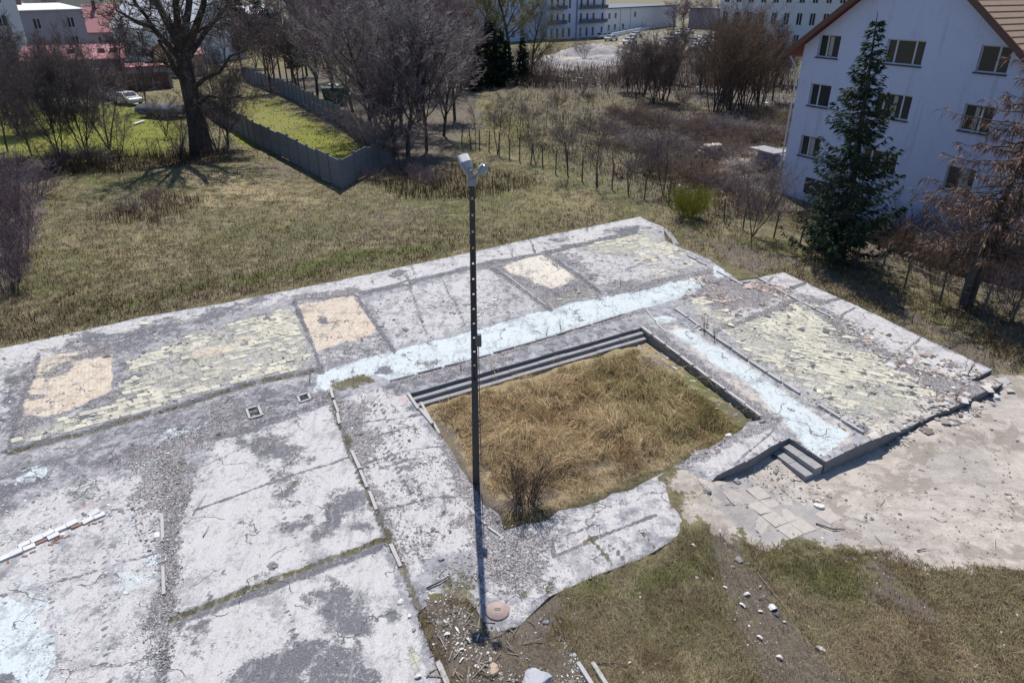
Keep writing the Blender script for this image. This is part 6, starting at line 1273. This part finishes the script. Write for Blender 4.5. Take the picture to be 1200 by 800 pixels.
def gable_house(p0, p1, hh, dep, rise, wm, rm, label, wins, ridge='x', name='gabled_house', z0=-.4):
    a = np.array(p0[:2]); b = np.array(p1[:2]); L = np.linalg.norm(b-a); rz = math.atan2(*(b-a)[::-1]); root = empty(name, (*a, z0), rz, label, 'house', 'houses at the upper left'); mb = MB().box(0,L,0,dep,-.3,hh)
    if ridge == 'x':
        mb.add([(0,0,hh),(0,dep,hh),(0,dep/2,hh+rise)],[(0,2,1)]).add([(L,0,hh),(L,dep,hh),(L,dep/2,hh+rise)],[(0,1,2)]); r_ = MB(); o=.4; t=.15
        for s, y0 in ((1,-o),(-1,dep+o)): zz = hh-o*rise/(dep/2); r_.add([(-o,y0,zz),(L+o,y0,zz),(L+o,dep/2,hh+rise),(-o,dep/2,hh+rise),(-o,y0,zz+t),(L+o,y0,zz+t),(L+o,dep/2,hh+rise+t),(-o,dep/2,hh+rise+t)],[(0,1,2,3),(4,5,6,7),(0,1,5,4),(1,2,6,5),(3,0,4,7)])
    else:
        mb.add([(0,0,hh),(L,0,hh),(L/2,0,hh+rise)],[(0,1,2)]).add([(0,dep,hh),(L,dep,hh),(L/2,dep,hh+rise)],[(0,2,1)]); r_ = MB(); o=.4; t=.15
        for x0 in (-o, L+o): zz = hh-o*rise/(L/2); r_.add([(x0,-o,zz),(x0,dep+o,zz),(L/2,dep+o,hh+rise),(L/2,-o,hh+rise),(x0,-o,zz+t),(x0,dep+o,zz+t),(L/2,dep+o,hh+rise+t),(L/2,-o,hh+rise+t)],[(0,1,2,3),(4,5,6,7),(0,1,5,4),(1,2,6,5),(3,0,4,7)])
    mb.build('wall', wm, root); rf = r_.build('roof', rm, root); MB().box(L*.3,L*.3+.7,dep*.4,dep*.4+.6,hh+rise*.4,hh+rise+.9).build('chimney', m_fascia, rf)
    for x, z, w_, h_ in wins: win(root, x*L, z, w_, h_)
    return root
gable_house(C3(140,72), C3(238,76), 6.0, 12, 5.2, m_whitew, m_wroof, 'white house with big white metal roof behind the huge tree', [(.1,1,1.2,1.4),(.1,3.8,1.2,1.4),(.3,1,1.2,1.4),(.3,3.8,1.2,1.4),(.6,3.8,1.2,1.4),(.6,1,1.2,1.4)])
gable_house(C3(107,58), C3(142,57), 3.6, 12, 5.2, m_lav, m_pinkr, 'small grey house with steep raspberry red roof', [(.3,1.2,.8,1.4),(.7,1.2,.8,1.4)])
gable_house(C3(38,66), C3(108,60), 8.2, 14, 1.0, m_lav, m_wroof, 'wide lavender grey house with flat pale roof behind the red roof', [(.15,1.2,1.6,2),(.4,1.2,1.6,2),(.7,1.2,1.6,2),(.15,4.8,1.6,2),(.7,4.8,1.6,2)])
gable_house(C3(78,34), C3(128,30), 9, 14, 4, m_cream, m_wroof, 'cream house at the top edge behind the lavender house', [(.3,5,1.4,1.6),(.6,5,1.4,1.6),(.8,5,1.4,1.6)])
gable_house(C3(186,48), C3(240,46), 14, 12, 3, m_tanw, m_wroof, 'tall tan orange house seen through the crown of the huge tree', [(.2,8,1.2,1.6),(.6,8,1.2,1.6),(.2,4,1.2,1.6)])
gable_house(C3(-10,50), C3(40,42), 8, 12, 4, m_wblue, m_dgrey, 'bluish house behind the block of flats', [(.4,4,1.4,1.5)])
gable_house(C3(214,92), C3(244,88), 3.2, 6, 1.6, m_tanw, m_pinkr, 'small tan shed with pink roof behind the huge trunk', [(.4,1,.8,1.0)])
gable_house(C3(296,38), C3(330,32), 5, 10, 2, m_lav, m_wroof, 'distant low house with bright white roof above the pines', [(.3,1,1.2,1.2)])
gable_house(C3(420,30), C3(480,26), 7, 12, 3, m_wblue, m_dgrey, 'distant bluish house behind the grove', [(.3,1,1.2,1.2)])
# ================================================================== VEHICLES
m_tyre = plain('black_tyre', (.03,.03,.03), .9, .2)
def paint(name, c): 
    return plain(name, c, .3, .05, 2, .02, .6)
def car(x, y, rz, col, label, van=False):
    p = C3(x, y); root = empty('parked_car', (p[0], p[1], gz1(p[0], p[1])), rz, label, 'car', 'parked cars')
    import bmesh
    prof = [(-2.1,.35),(-2.15,.75),(-1.9,.95),(-1.5,1.0),(-.9,1.42),(.55,1.45),(1.15,1.0),(1.95,.85),(2.15,.6),(2.1,.35)] if not van else [(-2.4,.35),(-2.4,1.0),(-2.35,1.95),(1.2,2.0),(1.75,1.15),(2.35,.95),(2.4,.35)]
    mb = MB(); n = len(prof)
    sec = [(-.86,.98),(-.80,1),(.80,1),(.86,.98)]
    for yy, s in sec:
        for px_, pz in prof: up_ = max(0, pz-.95); mb.v.append((px_*(.985 if abs(yy) > .85 else 1), yy*(1-.22*up_), pz if abs(yy) < .85 else .35+(pz-.35)*.97))
    for j in range(3):
        for i in range(n-1): mb.f.append((j*n+i, j*n+i+1, (j+1)*n+i+1, (j+1)*n+i))
        mb.f.append((j*n+n-1, j*n, (j+1)*n, (j+1)*n+n-1))
    mb.f.append(tuple(range(n))[::-1]); mb.f.append(tuple(3*n+i for i in range(n))); body = mb.build('body', col, root, bevel=.03)
    g = MB(); z0, z1 = (1.0, 1.36) if not van else (1.2, 1.75)
    for s in (-1, 1): g.add([(-1.2,s*.855,z0),(.85,s*.855,z0),(.5,s*.80,z1),(-.85,s*.80,z1)], [(0,1,2,3)] if s < 0 else [(3,2,1,0)])
    g.add([(1.13,-.72,1.03),(1.13,.72,1.03),(.62,.68,1.42),(.62,-.68,1.42)] if not van else [(1.76,-.72,1.18),(1.76,.72,1.18),(1.25,.68,1.93),(1.25,-.68,1.93)], [(0,1,2,3)]); g.add([(-1.53,-.72,1.03),(-1.53,.72,1.03),(-.97,.68,1.42),(-.97,-.68,1.42)], [(3,2,1,0)]) if not van else None; g.build('window', m_glass, root)
    w0 = None
    for wx in (-1.35, 1.35):
        for wy in (-.78, .78):
            w0_ = MB().tube([(0,-.1,0),(0,.1,0)],.32,14).build('wheel', m_tyre, root) if w0 is None else inst(w0, 'wheel', root); w0 = w0 or w0_; w0_.location = (wx, wy, .32)
    for wy in (-.6, .6): MB().box(2.05,2.17,wy-.18,wy+.18,.60,.74).build('headlight', m_frame, root)
cW, cD, cS, cB, cR = paint('white_car_paint',(.7,.7,.72)), paint('black_car_paint',(.02,.022,.03)), paint('silver_car_paint',(.4,.42,.45)), paint('blue_car_paint',(.10,.16,.3)), paint('red_car_paint',(.35,.03,.03))
car(35,113,.15,cW,'pale car parked at the left end of the long outbuilding'); car(97,113,.1,cD,'dark van parked before the outbuilding',True); car(122,117,-.5,cD,'dark car beside the dark van on the lawn edge'); car(131,63,.2,cW,'white car before the small red-roofed house'); car(150,122,-.6,cS,'silver car at the end of the garages')
i = 0
for x, y, c, lab in [(706,46,cW,'white car at the foot of the apartment block'),(716,49,cS,'silver car next to the white one by the apartment block'),(783,52,cW,'white car leftmost on the far car park'),(790,47,cS,'silver car in the first row of the far car park'),(798,43,cW,'white car in the first row of the far car park, farther back'),(806,40,cW,'white car at the back of the first row'),(812,52,cS,'silver car in the middle of the far car park'),(820,50,cW,'white car in the middle of the far car park'),(828,48,cB,'blue car in the middle of the far car park'),(836,47,cS,'silver car right of the blue one'),(842,52,cW,'white car at the right of the far car park'),(815,60,cW,'white car in the near row of the far car park'),(826,58,cS,'silver car in the near row of the far car park'),(850,60,cW,'white car before the office block'),(738,52,cW,'white car on the road left'),(745,44,cS,'silver car by the low hall'),(862,62,cD,'black car before the office block')]:
    car(x, y, .9 if i % 2 else .75, c, lab); i += 1
# covered trailer on the lawn, cabinet, skip, road barrier
p = C3(192,138); root = empty('covered_trailer', (p[0], p[1], gz1(p[0], p[1])), -.35, 'grey tarpaulin covered trailer on the bright lawn', 'trailer')
mb = MB(); n = 9
for xx in (-2.3, -2.1, 2.1, 2.3):
    for i in range(n): a = math.pi*i/(n-1); k = .8 if abs(xx) > 3.1 else 1; mb.v.append((xx, 1.5*math.cos(a)*k, .6+.75*abs(math.sin(a))**.6*k))
for j in range(3):
    for i in range(n-1): mb.f.append((j*n+i, j*n+i+1, (j+1)*n+i+1, (j+1)*n+i))
mb.f.append(tuple(range(n))[::-1]); mb.f.append(tuple(3*n+i for i in range(n))); mb.build('cover', plain('grey_tarpaulin', (.07,.08,.10), .8, .3, 2, .5), root, True); MB().box(-2.1,2.1,-1.3,1.3,.35,.62).build('frame', m_steel, root); MB().beam((2.1,0,.5),(3.6,0,.45),.12,.1).build('drawbar', m_steel, root)
w0 = None
for wx in (-.5, .5):
    for wy in (-1.35, 1.35): o = MB().tube([(0,-.1,0),(0,.1,0)],.35,14).build('wheel', m_tyre, root) if w0 is None else inst(w0, 'wheel', root); w0 = w0 or o; o.location = (wx, wy, .35)
p = C3(394,124); root = empty('waste_container', (p[0], p[1], gz1(p[0], p[1])), .3, 'green container heaped with white rubbish behind the far panel fence', 'waste container'); mb = MB()
mb.add([(-1.2,-.8,0),(1.2,-.8,0),(1.2,.8,0),(-1.2,.8,0),(-1.5,-1,2.0),(1.5,-1,2.0),(1.5,1,2.0),(-1.5,1,2.0)],[(0,3,2,1),(4,5,6,7),(0,1,5,4),(1,2,6,5),(2,3,7,6),(3,0,4,7)]).build('body', plain('green_paint',(.05,.10,.07),.6), root, bevel=.03)
for i in range(6): o = MB().box(-.3,.3,-.2,.2,-.12,.12).build('bag', m_pap, root, bevel=.08); o.location = (RNG.uniform(-1.1,1.1), RNG.uniform(-.6,.6), 2.1+RNG.uniform(0,.15)); o.rotation_euler = (RNG.uniform(-.4,.4), RNG.uniform(-.4,.4), RNG.uniform(0,3))
# white plank lying on the lawn, white low wall of the car park
a, b = C3(158,149), C3(170,145); o = MB().beam((0,0,0), b-a, .25, .12).build('plank', m_white, None, bevel=.02); o.location = (a[0], a[1], gz1(a[0], a[1])+.15); tag(o, 'white plank lying on the bright lawn', 'plank')
a, b = C3(716,44), C3(765,34); root = tag(MB().beam((0,0,.5), b-a+[0,0,.5], .3, 1.0).build('boundary_wall', m_whitew), 'long white low wall before the low white hall', 'wall'); root.location = a
a, b = C3(884,192), C3(912,200); root = empty('low_roof', a, 0, 'flat white shed roof sticking out behind the white house corner', 'shed'); d = b-a; MB().beam((0,0,1.3), d+[0,0,1.3], 1.6, .10).build('roof', m_conc, root); MB().beam((0,-.4,.6), d+[0,-.4,.6], .1, 1.3).build('wall', m_lav, root)
# rubble heaps far away and stone pile
def heap(x, y, rx, ry, h, label, mat, name='rubble_heap'):
    p = C3(x, y); n = 26; V = []; Fc = []
    for i in range(n):
        for j in range(n): u = (i/(n-1)-.5)*2; v_ = (j/(n-1)-.5)*2; V.append((u*rx, v_*ry, 0))
    V = np.array(V); r_ = np.hypot(V[:, 0]/rx, V[:, 1]/ry); V[:, 2] = np.clip(1-r_**1.6, -.2, 1)*h*(.55+.9*fbm(V[:, 0]*.9+x, V[:, 1]*.9, 7, 4))+(RNG.random(len(V))-.5)*.12*h-.05
    for i in range(n-1):
        for j in range(n-1): Fc.append((i*n+j, (i+1)*n+j, (i+1)*n+j+1, i*n+j+1))
    o = mesh_np(name, V, Fc, mat); o.location = (p[0], p[1], gz1(p[0], p[1])-.05); tag(o, label, 'rubble heap', 'rubble heaps on the far plot'); return o
chips('gravel', [(560,70),(720,64),(930,90),(930,120),(640,96)], 1500, .09, 'pale rubble pieces scattered on the far plot', [(.5,.48,.47),(.3,.28,.27),(.62,.6,.6)])
chips('gravel', [(820,175),(900,180),(900,230),(790,215)], 260, .07, 'pale bits on the cleared plot beside the white house', [(.55,.53,.5),(.4,.36,.33)])
m_rub = plain('pale_rubble', (.36,.34,.34), .95, .5, 1.8, .8, bd=.1); m_rubd = plain('brown_soil_heap', (.12,.095,.09), .95, .4, 1.2, .8, bd=.1)
heap(698,66,9,5,2.0,'pale peaked rubble heap left of the far tree clump', m_rub); heap(662,76,10,4,.9,'low pale rubble bank below the apartment block', m_rub); heap(720,72,9,4,1.0,'low rubble heap right of the peaked one', m_rub); heap(752,60,10,4,1.3,'brown soil heap behind the far tree clump', m_rubd); heap(640,82,8,3,.6,'flat rubble strip at the left of the far plot', m_rub); place(B5, 'brush_heap', 842, 217, 1.0, 'dark low brush mound just beyond the yellow-green bush', 'brush heap', 'heaps of cut brushwood', ws=2)
p = C3(833,184); root = empty('wood_pile', (p[0], p[1], gz1(p[0],p[1])), .2, 'pile of sawn logs with pale ends on the cleared plot', 'log pile'); lg = None
m_log = plain('pale_log_end', (.55,.47,.38), .9, .3)
for r_ in range(4):
    for i in range(9-r_):
        o = MB().tube([(0,-.4,0),(0,.4,0)],.13,8).build('log', m_log, root) if lg is None else inst(lg, 'log', root); lg = lg or o; o.location = ((i-4+r_*.5)*.27, RNG.uniform(-.2,.2), .13+r_*.23); o.rotation_euler[2] = RNG.normal(0,.15); o.scale = (1, RNG.uniform(.8,1.2), 1)
for (x0,y0,x1,y1,lab) in [(842,220,880,212,'pale board lying in the grass behind the fence'),(848,217,876,210,'second pale board next to the first behind the fence')]:
    a, b = C3(x0,y0), C3(x1,y1); o = MB().beam((0,0,.1), b-a+[0,0,.1], .18, .06).build('board', m_log, None, bevel=.01); o.location = (a[0], a[1], gz1(a[0],a[1])); tag(o, lab, 'board', 'boards behind the fence')
